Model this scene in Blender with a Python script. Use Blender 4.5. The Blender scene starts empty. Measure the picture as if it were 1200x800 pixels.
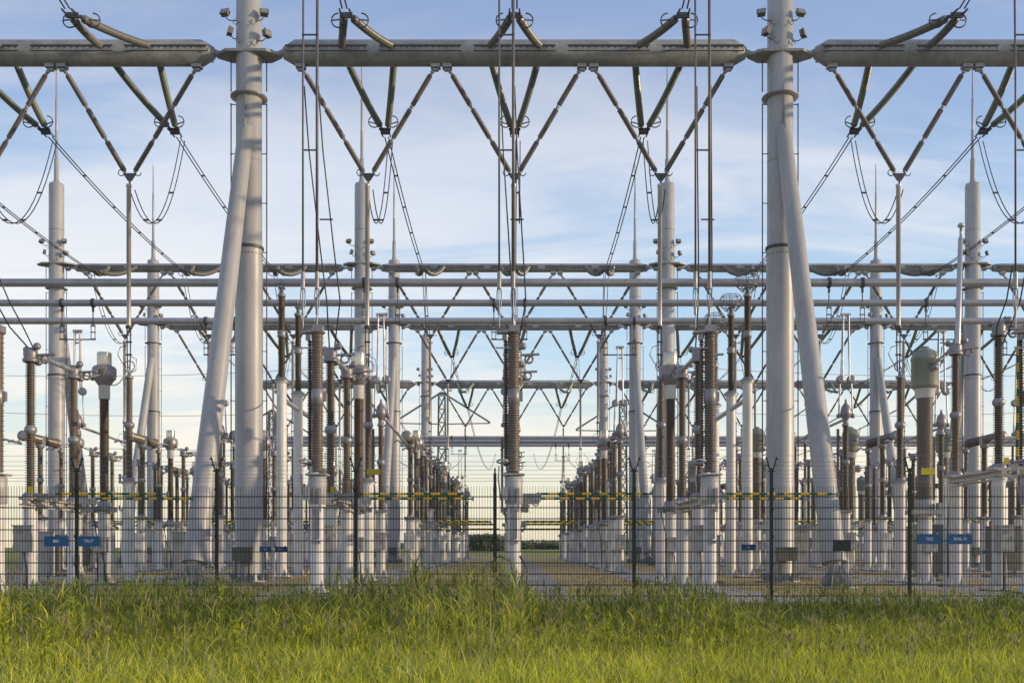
import bpy, bmesh, math, random
import numpy as np
from mathutils import Vector, Matrix
random.seed(7); np.random.seed(7)
SC = bpy.context.scene
COL = SC.collection
PI = math.pi
EYE = 1.1          # camera height over the yard
F = 1200.0         # focal length in pixels of the 1200 px wide photograph

# ------------------------------------------------------------------ materials
def mat(name, col, rough=.5, metal=0.0, var=.12, scale=3.0, streak=True, col2=None, bump=0.0, spec=.5, grime=.18, tone_var=.08):
    m = bpy.data.materials.new(name); m.use_nodes = True
    nt = m.node_tree; b = nt.nodes['Principled BSDF']
    tc = nt.nodes.new('ShaderNodeTexCoord'); mp = nt.nodes.new('ShaderNodeMapping')
    mp.inputs['Scale'].default_value = (scale, scale, scale*.22 if streak else scale)
    nz = nt.nodes.new('ShaderNodeTexNoise'); nz.inputs['Detail'].default_value = 6; nz.inputs['Scale'].default_value = 1.0
    nz.inputs['Roughness'].default_value = .65
    # offset per object so that copies differ
    oi = nt.nodes.new('ShaderNodeObjectInfo')
    ad = nt.nodes.new('ShaderNodeVectorMath'); ad.operation = 'ADD'
    ml = nt.nodes.new('ShaderNodeVectorMath'); ml.operation = 'SCALE'; ml.inputs[3].default_value = 1.0
    nt.links.new(oi.outputs['Location'], ml.inputs[0])
    nt.links.new(tc.outputs['Object'], ad.inputs[0]); nt.links.new(ml.outputs[0], ad.inputs[1])
    nt.links.new(ad.outputs[0], mp.inputs['Vector']); nt.links.new(mp.outputs[0], nz.inputs['Vector'])
    cr = nt.nodes.new('ShaderNodeValToRGB')
    c2 = col2 or tuple(c*(1-2.2*var) for c in col)
    c1 = tuple(min(1, c*(1+var)) for c in col)
    cr.color_ramp.elements[0].position = .3; cr.color_ramp.elements[1].position = .68
    cr.color_ramp.elements[0].color = (*c2, 1); cr.color_ramp.elements[1].color = (*c1, 1)
    nt.links.new(nz.outputs[0], cr.inputs[0])
    # second, finer layer of grime and a tone that differs per object
    n2 = nt.nodes.new('ShaderNodeTexNoise'); n2.inputs['Scale'].default_value = 7.0; n2.inputs['Detail'].default_value = 8; n2.inputs['Roughness'].default_value = .75
    nt.links.new(mp.outputs[0], n2.inputs['Vector'])
    g2 = nt.nodes.new('ShaderNodeMapRange'); g2.inputs[1].default_value = .35; g2.inputs[2].default_value = .7; g2.inputs[3].default_value = 1-grime; g2.inputs[4].default_value = 1.0
    nt.links.new(n2.outputs[0], g2.inputs[0])
    rn = nt.nodes.new('ShaderNodeMapRange'); rn.inputs[3].default_value = 1-tone_var; rn.inputs[4].default_value = 1+tone_var
    nt.links.new(oi.outputs['Random'], rn.inputs[0])
    mm = nt.nodes.new('ShaderNodeMath'); mm.operation = 'MULTIPLY'; nt.links.new(g2.outputs[0], mm.inputs[0]); nt.links.new(rn.outputs[0], mm.inputs[1])
    vs_ = nt.nodes.new('ShaderNodeVectorMath'); vs_.operation = 'SCALE'; nt.links.new(cr.outputs[0], vs_.inputs[0]); nt.links.new(mm.outputs[0], vs_.inputs[3])
    nt.links.new(vs_.outputs[0], b.inputs['Base Color'])
    rr = nt.nodes.new('ShaderNodeMapRange'); rr.inputs[3].default_value = min(1, rough+.12); rr.inputs[4].default_value = max(.05, rough-.1)
    nt.links.new(nz.outputs[0], rr.inputs[0]); nt.links.new(rr.outputs[0], b.inputs['Roughness'])
    b.inputs['Metallic'].default_value = metal
    b.inputs['Specular IOR Level'].default_value = spec
    if bump:
        bp = nt.nodes.new('ShaderNodeBump'); bp.inputs['Strength'].default_value = bump; bp.inputs['Distance'].default_value = .02
        nt.links.new(nz.outputs[0], bp.inputs['Height']); nt.links.new(bp.outputs[0], b.inputs['Normal'])
    return m

M = {}
M['pole']   = mat('painted_grey_steel', (.415,.42,.44), .42, .05, .09, 1.6, grime=.17, tone_var=.03)
M['beam']   = mat('weathered_grey_steel', (.34,.355,.375), .5, .05, .16, 1.8, streak=False, grime=.3)
M['column'] = mat('pale_galvanised_column', (.70,.70,.70), .45, .03, .10, 2.5)
M['alu']    = mat('aluminium_tube', (.46,.47,.52), .36, .45, .08, 2.0, streak=False)
M['dropper']= mat('aluminium_dropper', (.50,.485,.50), .36, .4, .08, 2.0)
M['steel']  = mat('galvanised_fitting', (.33,.335,.36), .42, .4, .14, 6.0, streak=False)
M['darkst'] = mat('dark_fitting', (.10,.10,.115), .5, .3, .15, 6.0, streak=False)
M['slot']   = mat('slot_shadow_metal', (.05,.05,.055), .7, 0, .1, 6.0, streak=False)
M['shiny']  = mat('polished_cap', (.62,.58,.50), .22, .85, .06, 4.0)
M['bulb']   = mat('painted_head', (.30,.285,.32), .38, .25, .08, 4.0)
M['porc']   = mat('brown_porcelain', (.175,.143,.118), .28, 0, .16, 5.0, spec=.7, tone_var=.2)
M['porcd']  = mat('dark_brown_porcelain', (.125,.096,.072), .3, 0, .14, 5.0, spec=.6, tone_var=.15)
M['porcg']  = mat('grey_brown_porcelain', (.22,.20,.18), .32, 0, .12, 5.0, spec=.6, tone_var=.15)
M['vins']   = mat('brown_string_insulator', (.16,.142,.14), .42, 0, .12, 5.0)
M['glass']  = mat('green_grey_glass', (.26,.30,.25), .25, 0, .15, 8.0, streak=False, spec=.8)
M['glassg'] = mat('grey_glass', (.19,.19,.185), .35, 0, .15, 8.0, streak=False, spec=.6)
M['wire']   = mat('conductor_wire', (.085,.085,.095), .55, .2, .1, 3.0, streak=False)
M['wirel']  = mat('light_conductor_wire', (.17,.155,.15), .5, .3, .1, 3.0, streak=False)
M['olive']  = mat('olive_tank_paint', (.235,.26,.225), .42, 0, .08, 3.0)
M['box']    = mat('grey_cabinet_paint', (.44,.435,.44), .5, 0, .1, 3.0)
M['boxd']   = mat('dull_green_grey_paint', (.17,.175,.15), .55, 0, .12, 3.0)
M['conc']   = mat('concrete', (.27,.25,.23), .9, 0, .2, 6.0, streak=False, bump=.4)
M['fence']  = mat('dark_green_fence_wire', (.012,.022,.019), .55, .1, .15, 4.0, streak=False)
M['blue']   = mat('blue_sign_enamel', (.004,.085,.25), .4, 0, .12, 4.0, streak=False)
M['white']  = mat('white_lettering', (.75,.75,.75), .5, 0, .03, 4.0, streak=False)
M['yellow'] = mat('yellow_sign', (.62,.50,.02), .5, 0, .10, 9.0, streak=False)
M['beige']  = mat('pale_beam_paint', (.52,.49,.46), .45, 0, .07, 2.0, streak=False)
M['dgrn']   = mat('dark_board', (.035,.045,.042), .6, 0, .2, 6.0, streak=False)
M['redp']   = mat('red_knob', (.35,.03,.03), .5, 0, .1, 6.0, streak=False)
M['lamp']   = mat('lamp_glass', (.30,.28,.25), .15, 0, .1, 6.0, streak=False)
M['lattice']= mat('lattice_steel', (.17,.19,.19), .6, .2, .12, .6, streak=False)

def striped(name, axis):
    m = bpy.data.materials.new(name); m.use_nodes = True
    nt = m.node_tree; b = nt.nodes['Principled BSDF']
    tc = nt.nodes.new('ShaderNodeTexCoord'); sx = nt.nodes.new('ShaderNodeSeparateXYZ')
    nt.links.new(tc.outputs['Object'], sx.inputs[0])
    a = nt.nodes.new('ShaderNodeMath'); a.operation = 'MULTIPLY'; a.inputs[1].default_value = 1/.42
    nt.links.new(sx.outputs[axis], a.inputs[0])
    f = nt.nodes.new('ShaderNodeMath'); f.operation = 'FRACT'; nt.links.new(a.outputs[0], f.inputs[0])
    cr = nt.nodes.new('ShaderNodeValToRGB'); cr.color_ramp.interpolation = 'CONSTANT'
    cr.color_ramp.elements[0].color = (.80,.52,.015,1); cr.color_ramp.elements[1].color = (.018,.13,.06,1)
    cr.color_ramp.elements[1].position = .55
    nt.links.new(f.outputs[0], cr.inputs[0])
    nz = nt.nodes.new('ShaderNodeTexNoise'); nz.inputs['Scale'].default_value = 14
    mx = nt.nodes.new('ShaderNodeMix'); mx.data_type = 'RGBA'; mx.blend_type = 'MULTIPLY'; mx.inputs[0].default_value = .35
    nt.links.new(cr.outputs[0], mx.inputs[6]); nt.links.new(nz.outputs[0], mx.inputs[7])
    nt.links.new(mx.outputs[2], b.inputs['Base Color']); b.inputs['Roughness'].default_value = .45
    return m
M['stripex'] = striped('green_yellow_bands', 0)
M['stripez'] = striped('green_yellow_bands_upright', 2)

# ------------------------------------------------------------------ mesh helpers
class MB:
    def __init__(s): s.v = []; s.f = []; s.sm = []
    def add(s, vs, fs, smooth=True):
        o = len(s.v); s.v += [tuple(v) for v in vs]
        for f in fs: s.f.append(tuple(i+o for i in f)); s.sm.append(smooth)
        return s
    def lathe(s, prof, c=(0,0,0), axis=(0,0,1), n=14, smooth=True, caps=True):
        """prof: list of (r, h) along axis starting at c"""
        ax = Vector(axis).normalized(); up = Vector((0,0,1)) if abs(ax.z) < .9 else Vector((1,0,0))
        u = ax.cross(up).normalized(); w = ax.cross(u).normalized(); c = Vector(c)
        vs = []; fs = []
        for r, h in prof:
            for k in range(n):
                a = 2*PI*k/n; vs.append(c + ax*h + u*(r*math.cos(a)) + w*(r*math.sin(a)))
        for i in range(len(prof)-1):
            for k in range(n):
                k2 = (k+1) % n; fs.append((i*n+k, i*n+k2, (i+1)*n+k2, (i+1)*n+k))
        s.add(vs, fs, smooth)
        if caps:
            o = len(s.v)
            for idx, flip in ((0, True), (len(prof)-1, False)):
                r, h = prof[idx]
                if r > 1e-4:
                    ring = [c + ax*h + u*(r*math.cos(2*PI*k/n)) + w*(r*math.sin(2*PI*k/n)) for k in range(n)]
                    s.add(ring, [tuple(reversed(range(n))) if flip else tuple(range(n))], False)
        return s
    def cyl(s, p0, p1, r0, r1=None, n=12):
        p0 = Vector(p0); p1 = Vector(p1); d = p1-p0
        if d.length < 1e-6: return s
        return s.lathe([(r0, 0), (r1 if r1 is not None else r0, d.length)], p0, d, n)
    def tube(s, pts, r, n=6):
        pts = [Vector(p) for p in pts]
        vs = []; fs = []
        for i, p in enumerate(pts):
            d = (pts[min(i+1, len(pts)-1)] - pts[max(i-1, 0)]).normalized()
            up = Vector((0,0,1)) if abs(d.z) < .95 else Vector((1,0,0))
            u = d.cross(up).normalized(); w = d.cross(u).normalized()
            for k in range(n):
                a = 2*PI*k/n; vs.append(p + u*(r*math.cos(a)) + w*(r*math.sin(a)))
        for i in range(len(pts)-1):
            for k in range(n):
                k2 = (k+1) % n; fs.append((i*n+k, i*n+k2, (i+1)*n+k2, (i+1)*n+k))
        fs.append(tuple(reversed(range(n)))); fs.append(tuple(range((len(pts)-1)*n, len(pts)*n)))
        return s.add(vs, fs, True)
    def box(s, c, size, rot=None):
        c = Vector(c); x, y, z = [q/2 for q in size]
        vs = [Vector((a*x, b*y, d*z)) for a in (-1,1) for b in (-1,1) for d in (-1,1)]
        if rot is not None: vs = [rot @ v for v in vs]
        vs = [c+v for v in vs]
        return s.add(vs, [(0,1,3,2),(4,6,7,5),(0,4,5,1),(2,3,7,6),(0,2,6,4),(1,5,7,3)], False)
    def bar(s, p0, p1, w, h):
        p0 = Vector(p0); p1 = Vector(p1); d = (p1-p0); L = d.length; d.normalize()
        up = Vector((0,0,1)) if abs(d.z) < .95 else Vector((1,0,0))
        u = d.cross(up).normalized(); q = u.cross(d).normalized()
        R = Matrix((u, d, q)).transposed()
        return s.box((p0+p1)/2, (w, L, h), R)
    def sphere(s, c, r, n=10, sq=1.0):
        prof = [(r*math.sin(PI*i/6), -r*sq*math.cos(PI*i/6)) for i in range(7)]
        prof[0] = (.001, prof[0][1]); prof[-1] = (.001, prof[-1][1])
        return s.lathe(prof, c, (0,0,1), n, True, False)
    def torus(s, c, R, r, axis=(0,0,1), n=20, a0=0, a1=2*PI):
        ax = Vector(axis).normalized(); up = Vector((0,0,1)) if abs(ax.z) < .9 else Vector((1,0,0))
        u = ax.cross(up).normalized(); w = ax.cross(u).normalized(); c = Vector(c)
        return s.tube([c + u*(R*math.cos(a0+(a1-a0)*k/n)) + w*(R*math.sin(a0+(a1-a0)*k/n)) for k in range(n+1)], r, 6)
    def sheds(s, p0, p1, r, rs, pitch, n=14, alt=None):
        """ribbed insulator body between two points"""
        p0 = Vector(p0); p1 = Vector(p1); L = (p1-p0).length
        k = max(3, int(L/pitch)); pt = L/k; prof = [(r, 0)]
        for i in range(k):
            R = rs if (alt is None or i % 2 == 0) else alt
            b = i*pt
            prof += [(r, b+pt*.30), (R, b+pt*.42), (R*.99, b+pt*.52), (r, b+pt*.86)]
        prof.append((r, L))
        return s.lathe(prof, p0, p1-p0, n, True, True)
    def build(s, name, material, parent=None, link=True):
        me = bpy.data.meshes.new(name); me.from_pydata(s.v, [], s.f)
        me.polygons.foreach_set('use_smooth', s.sm); me.materials.append(M[material] if isinstance(material, str) else material)
        me.update()
        o = bpy.data.objects.new(name, me); COL.objects.link(o)
        if parent is not None: o.parent = parent
        return o

def tag(o, label=None, cat=None, group=None, kind=None):
    if label: o['label'] = label
    if cat: o['category'] = cat
    if group: o['group'] = group
    if kind: o['kind'] = kind
    return o
def empty(name, loc=(0,0,0)):
    o = bpy.data.objects.new(name, None); COL.objects.link(o); o.location = loc; o.empty_display_size = .3
    return o
CH = {}
def copy_tree(o, parent=None):
    c = o.copy(); COL.objects.link(c)
    if parent is not None: c.parent = parent
    for ch in [q for q in list(o.children)]:
        copy_tree(ch, c)
    return c
def catenary(p0, p1, sag, n=14):
    p0 = Vector(p0); p1 = Vector(p1)
    return [p0.lerp(p1, t/n) - Vector((0,0,4*sag*(t/n)*(1-t/n))) for t in range(n+1)]

# ------------------------------------------------------------------ setting: ground
def ground_mat(name, c1, c2, c3, s1, s2, bump=.6):
    m = bpy.data.materials.new(name); m.use_nodes = True; nt = m.node_tree; b = nt.nodes['Principled BSDF']
    tc = nt.nodes.new('ShaderNodeTexCoord')
    n1 = nt.nodes.new('ShaderNodeTexNoise'); n1.inputs['Scale'].default_value = s1; n1.inputs['Detail'].default_value = 5
    n2 = nt.nodes.new('ShaderNodeTexNoise'); n2.inputs['Scale'].default_value = s2; n2.inputs['Detail'].default_value = 8
    nt.links.new(tc.outputs['Object'], n1.inputs['Vector']); nt.links.new(tc.outputs['Object'], n2.inputs['Vector'])
    r1 = nt.nodes.new('ShaderNodeValToRGB'); e = r1.color_ramp.elements
    e[0].color = (*c1,1); e[0].position = .38; e[1].color = (*c2,1); e[1].position = .62
    nt.links.new(n1.outputs[0], r1.inputs[0])
    mx = nt.nodes.new('ShaderNodeMix'); mx.data_type = 'RGBA'
    r2 = nt.nodes.new('ShaderNodeValToRGB'); r2.color_ramp.elements[0].position = .45; r2.color_ramp.elements[1].position = .7
    nt.links.new(n2.outputs[0], r2.inputs[0]); nt.links.new(r2.outputs[0], mx.inputs[0])
    nt.links.new(r1.outputs[0], mx.inputs[6]); mx.inputs[7].default_value = (*c3,1)
    nt.links.new(mx.outputs[2], b.inputs['Base Color']); b.inputs['Roughness'].default_value = .95
    b.inputs['Specular IOR Level'].default_value = .15
    bp = nt.nodes.new('ShaderNodeBump'); bp.inputs['Strength'].default_value = bump; bp.inputs['Distance'].default_value = .05
    nt.links.new(n2.outputs[0], bp.inputs['Height']); nt.links.new(bp.outputs[0], b.inputs['Normal'])
    return m
M['field'] = ground_mat('field_grass', (.17,.20,.06), (.26,.27,.09), (.42,.35,.15), .05, 1.5)
M['dry'] = ground_mat('dry_yard_grass', (.46,.33,.16), (.62,.46,.24), (.28,.27,.10), .35, 6.0)
M['gravel'] = ground_mat('grey_gravel', (.46,.42,.40), (.60,.55,.52), (.24,.22,.21), .8, 22.0, 1.0)
M['pathm'] = ground_mat('pale_path_slabs', (.38,.34,.30), (.46,.42,.375), (.30,.27,.24), 1.2, 9.0)
M['soil'] = ground_mat('soil_under_grass', (.035,.045,.012), (.05,.06,.018), (.025,.03,.01), 1.0, 9.0)

def sheet(name, x0, x1, y0, y1, z, m, nx=1, ny=1, jit=0.0):
    b = MB(); vs = []; fs = []
    for j in range(ny+1):
        for i in range(nx+1):
            x = x0+(x1-x0)*i/nx; y = y0+(y1-y0)*j/ny
            if jit and (i in (0, nx)): x += random.uniform(-jit, jit)
            if jit and (j in (0, ny)): y += random.uniform(-jit, jit)
            vs.append((x, y, z))
    for j in range(ny):
        for i in range(nx):
            a = j*(nx+1)+i; fs.append((a, a+1, a+nx+2, a+nx+1))
    b.add(vs, fs, False); o = b.build(name, m); return tag(o, kind='structure')
sheet('ground', -2500, 2500, -60, 6000, 0.0, 'field')
sheet('verge_soil', -40, 40, -5, 18.2, .004, 'soil')
sheet('yard_ground', -29, 62, 18.2, 112, .008, 'dry', 1, 60, .4)
sheet('gravel_strip', -29, 62, 18.0, 23.2, .012, 'gravel', 60, 1, .12)
sheet('path', -.1, 1.3, 23.1, 112, .016, 'pathm', 1, 70, .07)
for (a, b_) in ((-5.9, -3.9), (3.9, 5.9), (-13.6, -10.7), (-18.4,-15.4), (-23,-20), (10.7,13.6), (15.4,18.4), (20,23), (27.5,30.5), (32,35)):
    sheet('gravel_bed', a, b_, 23.15, 103, .013, 'gravel', 1, 70, .1)
sheet('service_road', -29, 62, 62.5, 65.6, .020, 'pathm')

# ------------------------------------------------------------------ gantries
BAYW = 8.35
def z_cap(b, c, n): pass

def make_pole(front, sx=1, lamps=True):
    """tall tubular gantry pole, brace towards -Y when front else +Y"""
    t = empty('gantry_pole')
    b = MB().lathe([(.445,0.06),(.445,.10),(.435,.12),(.425,10.40),(.425,10.44),(.405,10.50),(.39,20.85),(.36,20.95),(.17,21.0),(.13,21.25),(.12,22.3),(.085,22.35),(.08,23.9)], n=32)
    b.build('shaft', 'pole', t)
    b = MB().lathe([(.075,23.9),(.07,25.6),(.05,25.65),(.038,27.6)], n=10); b.build('spire', 'dropper', t)
    b = MB().lathe([(.62,.02),(.62,.07)], n=28)
    for k in range(12):
        a = 2*PI*k/12; c = Vector((math.cos(a), math.sin(a), 0))
        b.bar(c*.44+Vector((0,0,.2)), c*.58+Vector((0,0,.14)), .02, .24)
        b.cyl(c*.55+Vector((.03,0,.06)), c*.55+Vector((.03,0,.16)), .02, n=6)
    b.build('base_flange', 'pole', t)
    MB().lathe([(.80,-.2),(.80,.03)], n=24).build('footing', 'conc', t)
    b = MB()
    for z in (10.44,): b.lathe([(.455,z),(.46,z+.02),(.46,z+.07),(.455,z+.09)], n=28)
    for k in range(24):
        a = 2*PI*k/24; b.sphere((.43*math.cos(a), .43*math.sin(a), z-.17), .018, 6)
    b.build('joint_ring', 'darkst', t)
    b = MB().lathe([(.40,15.17),(.57,15.20),(.57,15.24),(.40,15.27)], n=28); b.build('collar', 'steel', t)
    b = MB()
    for z in (3.6,7.0,13.2,18.4): b.lathe([(.40,z-.02),(.4285 if z < 10.4 else .409,z),(.40,z+.02)], n=32)
    b.lathe([(.3,3.6),(.3,18.4)], n=6); b.build('weld_seam', 'beam', t)
    # elongated plate that carries the crossbeams
    b = MB(); pl = [(-1.02,.10),(-.62,.42),(.62,.42),(1.02,.10),(1.02,-.10),(.62,-.42),(-.62,-.42),(-1.02,-.10)]
    vs = [(x,y,16.50) for x,y in pl]+[(x,y,16.58) for x,y in pl]
    b.add(vs, [tuple(reversed(range(8))), tuple(range(8,16))]+[(i,(i+1)%8,(i+1)%8+8,i+8) for i in range(8)], False)
    b.build('beam_plate', 'beam', t)
    # climbing rails on both sides
    for s in (-1, 1):
        b = MB(); x = s*.56
        b.tube([(x,-.02,2.2),(x,-.02,15.0)], .02, 5); b.tube([(x,-.02,15.4),(x,-.02,16.4)], .02, 5)
        z = 2.6
        while z < 16.3:
            b.bar((s*.40,-.02,z), (x,-.02,z), .03, .02); b.box((x,-.02,z), (.03,.05,.07)); z += 1.55
        b.build('climbing_rail', 'darkst', t)
    if lamps:
        for (x, z, tilt, yaw) in ((-.66,17.72,-.5,-.3),(.55,17.72,-.5,.25),(-.50,17.15,-.2,-1.1),(.62,17.08,-.2,1.0)):
            h = MB(); R = Matrix.Rotation(yaw, 3, 'Z') @ Matrix.Rotation(tilt, 3, 'X')
            h.box((x,-.30,z), (.24,.12,.20), R); h.box(Vector((x,-.30,z))+R@Vector((0,-.07,0)), (.28,.03,.23), R)
            h.tube([(x*.5,-.2,z-.18),(x*.8,-.3,z-.22),(x,-.28,z-.12)], .018, 5)
            f = h.build('floodlight', 'boxd', t)
            MB().box(Vector((x,-.30,z))+R@Vector((0,-.088,0)), (.21,.012,.16), R).build('lens', 'lamp', f)
            c = MB().tube([(x*.5,-.36,z-.18),(x*.6,-.4,z-.34),(x*.45,-.42,z-.42),(x*.2,-.44,z-.3)], .012, 5); c.build('cable', 'darkst', f)
    # brace
    dy = -1 if front else 1
    top = Vector((0, dy*.36, 14.1)); foot = Vector((0.33*sx if front else 0, dy*4.6, .15)); d = (foot-top)
    b = MB().cyl(top, top+d*.955, .235, .325, 26); b.cyl(top+d*.955, top+d*.962, .34, .34, 26); b.cyl(top+d*.96, foot, .22, .16, 20); b.build('brace', 'pole', t)
    b = MB()
    for s in (-1, 1):
        q = [top+Vector((s*.02,0,1.5)), top+Vector((s*.02,-dy*.1,-.2)), top+Vector((s*.02,dy*.34,-.35))]
    b.add([top+Vector((x,y,z)) for x in (-.02,.02) for (y,z) in ((0,1.7),(-dy*.02,-.6),(dy*.30,-.55),(dy*.26,-.02))],
          [(0,1,2,3),(7,6,5,4),(0,4,5,1),(1,5,6,2),(2,6,7,3),(3,7,4,0)], False)
    b.build('brace_fin', 'beam', t)
    b = MB()
    for k in range(8):
        a = 2*PI*k/8+.2; c = Vector((math.cos(a), math.sin(a), 0))
        p = foot.copy(); p.z = 0
        b.add([p+c*.10+Vector((0,0,.05)), p+c*.50+Vector((0,0,.05)), p+c*.14+Vector((0,0,.66)),
               p+c*.10+Vector((.015,.015,.05)), p+c*.50+Vector((.015,.015,.05)), p+c*.14+Vector((.015,.015,.66))],
              [(0,1,2),(5,4,3),(0,3,4,1),(1,4,5,2),(2,5,3,0)], False)
    b.lathe([(.56,0.02),(.56,.05)], (foot.x, foot.y, 0), n=24)
    b.build('brace_foot', 'pole', t)
    # a control box on the shaft near the ground
    b = MB().box((.05*sx,-.60,.88), (.58,.26,.40)); b.box((.05*sx,-.60,1.095), (.64,.32,.03)); b.bar((.05*sx-.2,-.6,.7),(.05*sx-.2,-.6,.05),.05,.05); b.bar((.05*sx+.2,-.6,.7),(.05*sx+.2,-.6,.05),.05,.05)
    b.build('junction_box', 'boxd', t)
    return t

GY = (32.2, 56.0, 71.0, 96.0); GFRONT = (True, False, True, False)
rowname = ('nearest', 'second', 'third', 'farthest')
def colname(x):
    k = round(x/BAYW)
    return {-3:'far left pole', -1:'left of the two central poles', 1:'right of the two central poles', 3:'first pole right of the central pair', 5:'second pole right of the central pair', 7:'third pole right'}[k]
def gz(i): return (0, -.25, -.35, -.3)[i]
PR = {(True,1): make_pole(True,1), (True,-1): make_pole(True,-1), (False,1): make_pole(False), }
used = {}
def put_pole(i, x):
    fr = GFRONT[i]; key = (fr, (1 if x > 0 else -1) if fr else 1); p = PR[key]
    o = p if not used.get(key) else copy_tree(p); used[key] = True
    o.location = (x, GY[i], 0)
    tag(o, 'grey gantry pole with slanted brace, %s row, %s' % (rowname[i], colname(x)), 'pole', 'gantry poles')
    return o
poles_x = {0: (-25.05,-8.35,8.35,25.05), 1: (-25.05,-8.35,8.35,25.05), 2: (-25.05,-8.35,8.35,25.05,41.75), 3: (-25.05,-8.35,8.35,25.05,41.75)}
for i in range(4):
    for x in poles_x[i]:
        if i == 0 and abs(x) > 9: continue
        put_pole(i, x)

def make_beam(R, lips=True):
    t = empty('crossbeam'); L = 14.6; h = L/2
    z = 0
    prof = [(.10,-h-.0),(.19,-h+.05),(R,-h+.42),(R,h-.42),(.19,h-.05),(.10,h)]
    MB().lathe(prof, (0,0,0), (1,0,0), 24).build('beam_tube', 'beam', t)
    for s in (-1, 1):
        b = MB(); b.add([(s*(h+.42),-.02,-.06),(s*(h+.42),-.02,.06),(s*(h+.15),-.03,.05),(s*(h+.15),-.03,-.05),(s*(h-.1),-.03,-.16),(s*(h-.1),-.03,.16),
                         (s*(h+.42),.02,-.06),(s*(h+.42),.02,.06),(s*(h+.15),.03,.05),(s*(h+.15),.03,-.05),(s*(h-.1),.03,-.16),(s*(h-.1),.03,.16)],
                        [(0,1,2,3),(3,2,5,4),(9,8,7,6),(10,11,8,9),(0,3,9,6),(1,7,8,2),(3,4,10,9),(2,8,11,5),(0,6,7,1),(4,5,11,10)], False)
        b.lathe([(.12,h+.30),(.14,h+.34),(.14,h+.5),(.12,h+.54)], (0,0,-.02), (s,0,0), 10)
        b.build('end_link', 'steel', t)
    for s in (-1, 1):
        for k in range(5):
            cx = (k-2)*2.93*(1 if R > .3 else 1)
            for zz, hh in ((.06*R/.39, .05), (-.10*R/.39, .03)):
                yy = s*math.sqrt(max(0, R*R-zz*zz))*.995
                b = MB().box((cx, yy, zz), (2.55, .02, hh))
                b.build('slot', 'slot', t)  # raised dark strip; its near-black colour paints the shade inside the slot
            b = MB().box((cx, s*R*.996, .015*R/.39), (2.44, .012, .012))
            for q in range(13):
                b.box((cx-1.2+q*.2, s*R*1.0, .015*R/.39), (.022,.016,.09))
            b.build('slot_ribs', 'slot', t)
    return t
b1 = make_beam(.39); b2 = make_beam(.235)
ub = {0: False, 1: False}
spanname = {-1:'left of the central bay', 0:'across the central bay', 1:'right of the central bay', 2:'two bays right of centre', 3:'three bays right'}
for i in range(4):
    for k in (-1, 0, 1, 2):
        if i == 0 and k > 1: continue
        if i == 1 and k > 2: continue
        big = i in (0, 3); p = b1 if big else b2; key = 0 if big else 1
        o = p if not ub[key] else copy_tree(p); ub[key] = True
        o.location = (k*16.7, GY[i], 16.62 if i == 0 else 16.36)
        tag(o, 'grey slotted tubular crossbeam on the %s gantry row, span %s' % (rowname[i], spanname[k]), 'beam', 'gantry crossbeams')

# ------------------------------------------------------------------ lanes
def lanes(maxb=2):
    out = []
    for k in range(-1, maxb+1):
        for j in (-1, 0, 1):
            out.append((k, j, k*16.7 + j*4.6))
    return out
def lanename(k, j):
    if k == 0: return {-1:'lane left of centre column', 0:'centre lane', 1:'lane right of centre column'}[j]
    if k < 0: return {1:'first', 0:'second', -1:'third'}[j]+' lane beyond the left pole'
    return ('first','second','third','fourth','fifth','sixth')[(k-1)*3+j+1]+' lane beyond the right pole'
def vis(x, y, m=45):
    px = 603+x*F/y
    return -m < px < 1200+m

# V strings -----------------------------------------------------------------
def make_v():
    t = empty('v_insulator')       # origin at the beam bottom centre
    for s in (-1, 1):
        a = Vector((s*2.12, 0, -.02)); e = Vector((s*.10, 0, -3.42)); d = e-a
        top = MB().box(a+Vector((0,0,.0)), (.30,.26,.13)); top.box(a+Vector((0,0,-.1)), (.18,.12,.1)); top.cyl(a+Vector((0,0,-.12)), a+d*.075, .035, n=8)
        top.sphere(a+d*.055, .06, 8)
        top.build('mounting_bracket', 'steel', t)
        leg = MB(); fit = MB()
        for (p, q) in ((.085,.36),(.40,.66),(.70,.965)):
            leg.sheds(a+d*p, a+d*q, .066, .088, .045, 12)
            fit.cyl(a+d*(p-.012), a+d*p, .05, n=8); fit.cyl(a+d*q, a+d*(q+.012), .05, n=8)
        fit.cyl(a+d*.07, a+d*.98, .02, n=6)
        for p in (.375, .685): fit.sphere(a+d*(p+.003), .058, 8); fit.cyl(a+d*(p-.02), a+d*(p+.025), .03, n=6)
        leg.build('insulator_leg', 'vins', t); fit.build('leg_fittings', 'steel', t)
    y = MB(); y.add([(-.22,-.02,-3.38),(.22,-.02,-3.38),(.06,-.02,-3.62),(-.06,-.02,-3.62),(-.22,.02,-3.38),(.22,.02,-3.38),(.06,.02,-3.62),(-.06,.02,-3.62)],
                    [(0,1,2,3),(7,6,5,4),(0,4,5,1),(1,5,6,2),(2,6,7,3),(3,7,4,0)], False)
    for s in (-1,1): y.torus((s*.26,0,-3.36), .10, .016, (0,1,0), 12, 0, 4.6)
    y.cyl((0,0,-3.6),(0,0,-3.72),.03); y.build('yoke', 'darkst', t)
    return t
vp = make_v(); uv_ = False
V_Z = {0: 16.23, 1: 16.12, 2: 16.12, 3: 15.98}
def place_v(i, k, j, x):
    global uv_
    o = vp if not uv_ else copy_tree(vp); uv_ = True
    o.location = (x, GY[i], V_Z[i])
    tag(o, 'V-shaped insulator pair under the %s crossbeam, %s' % (rowname[i], lanename(k, j)), 'insulator', 'V insulators under the crossbeams')

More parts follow.
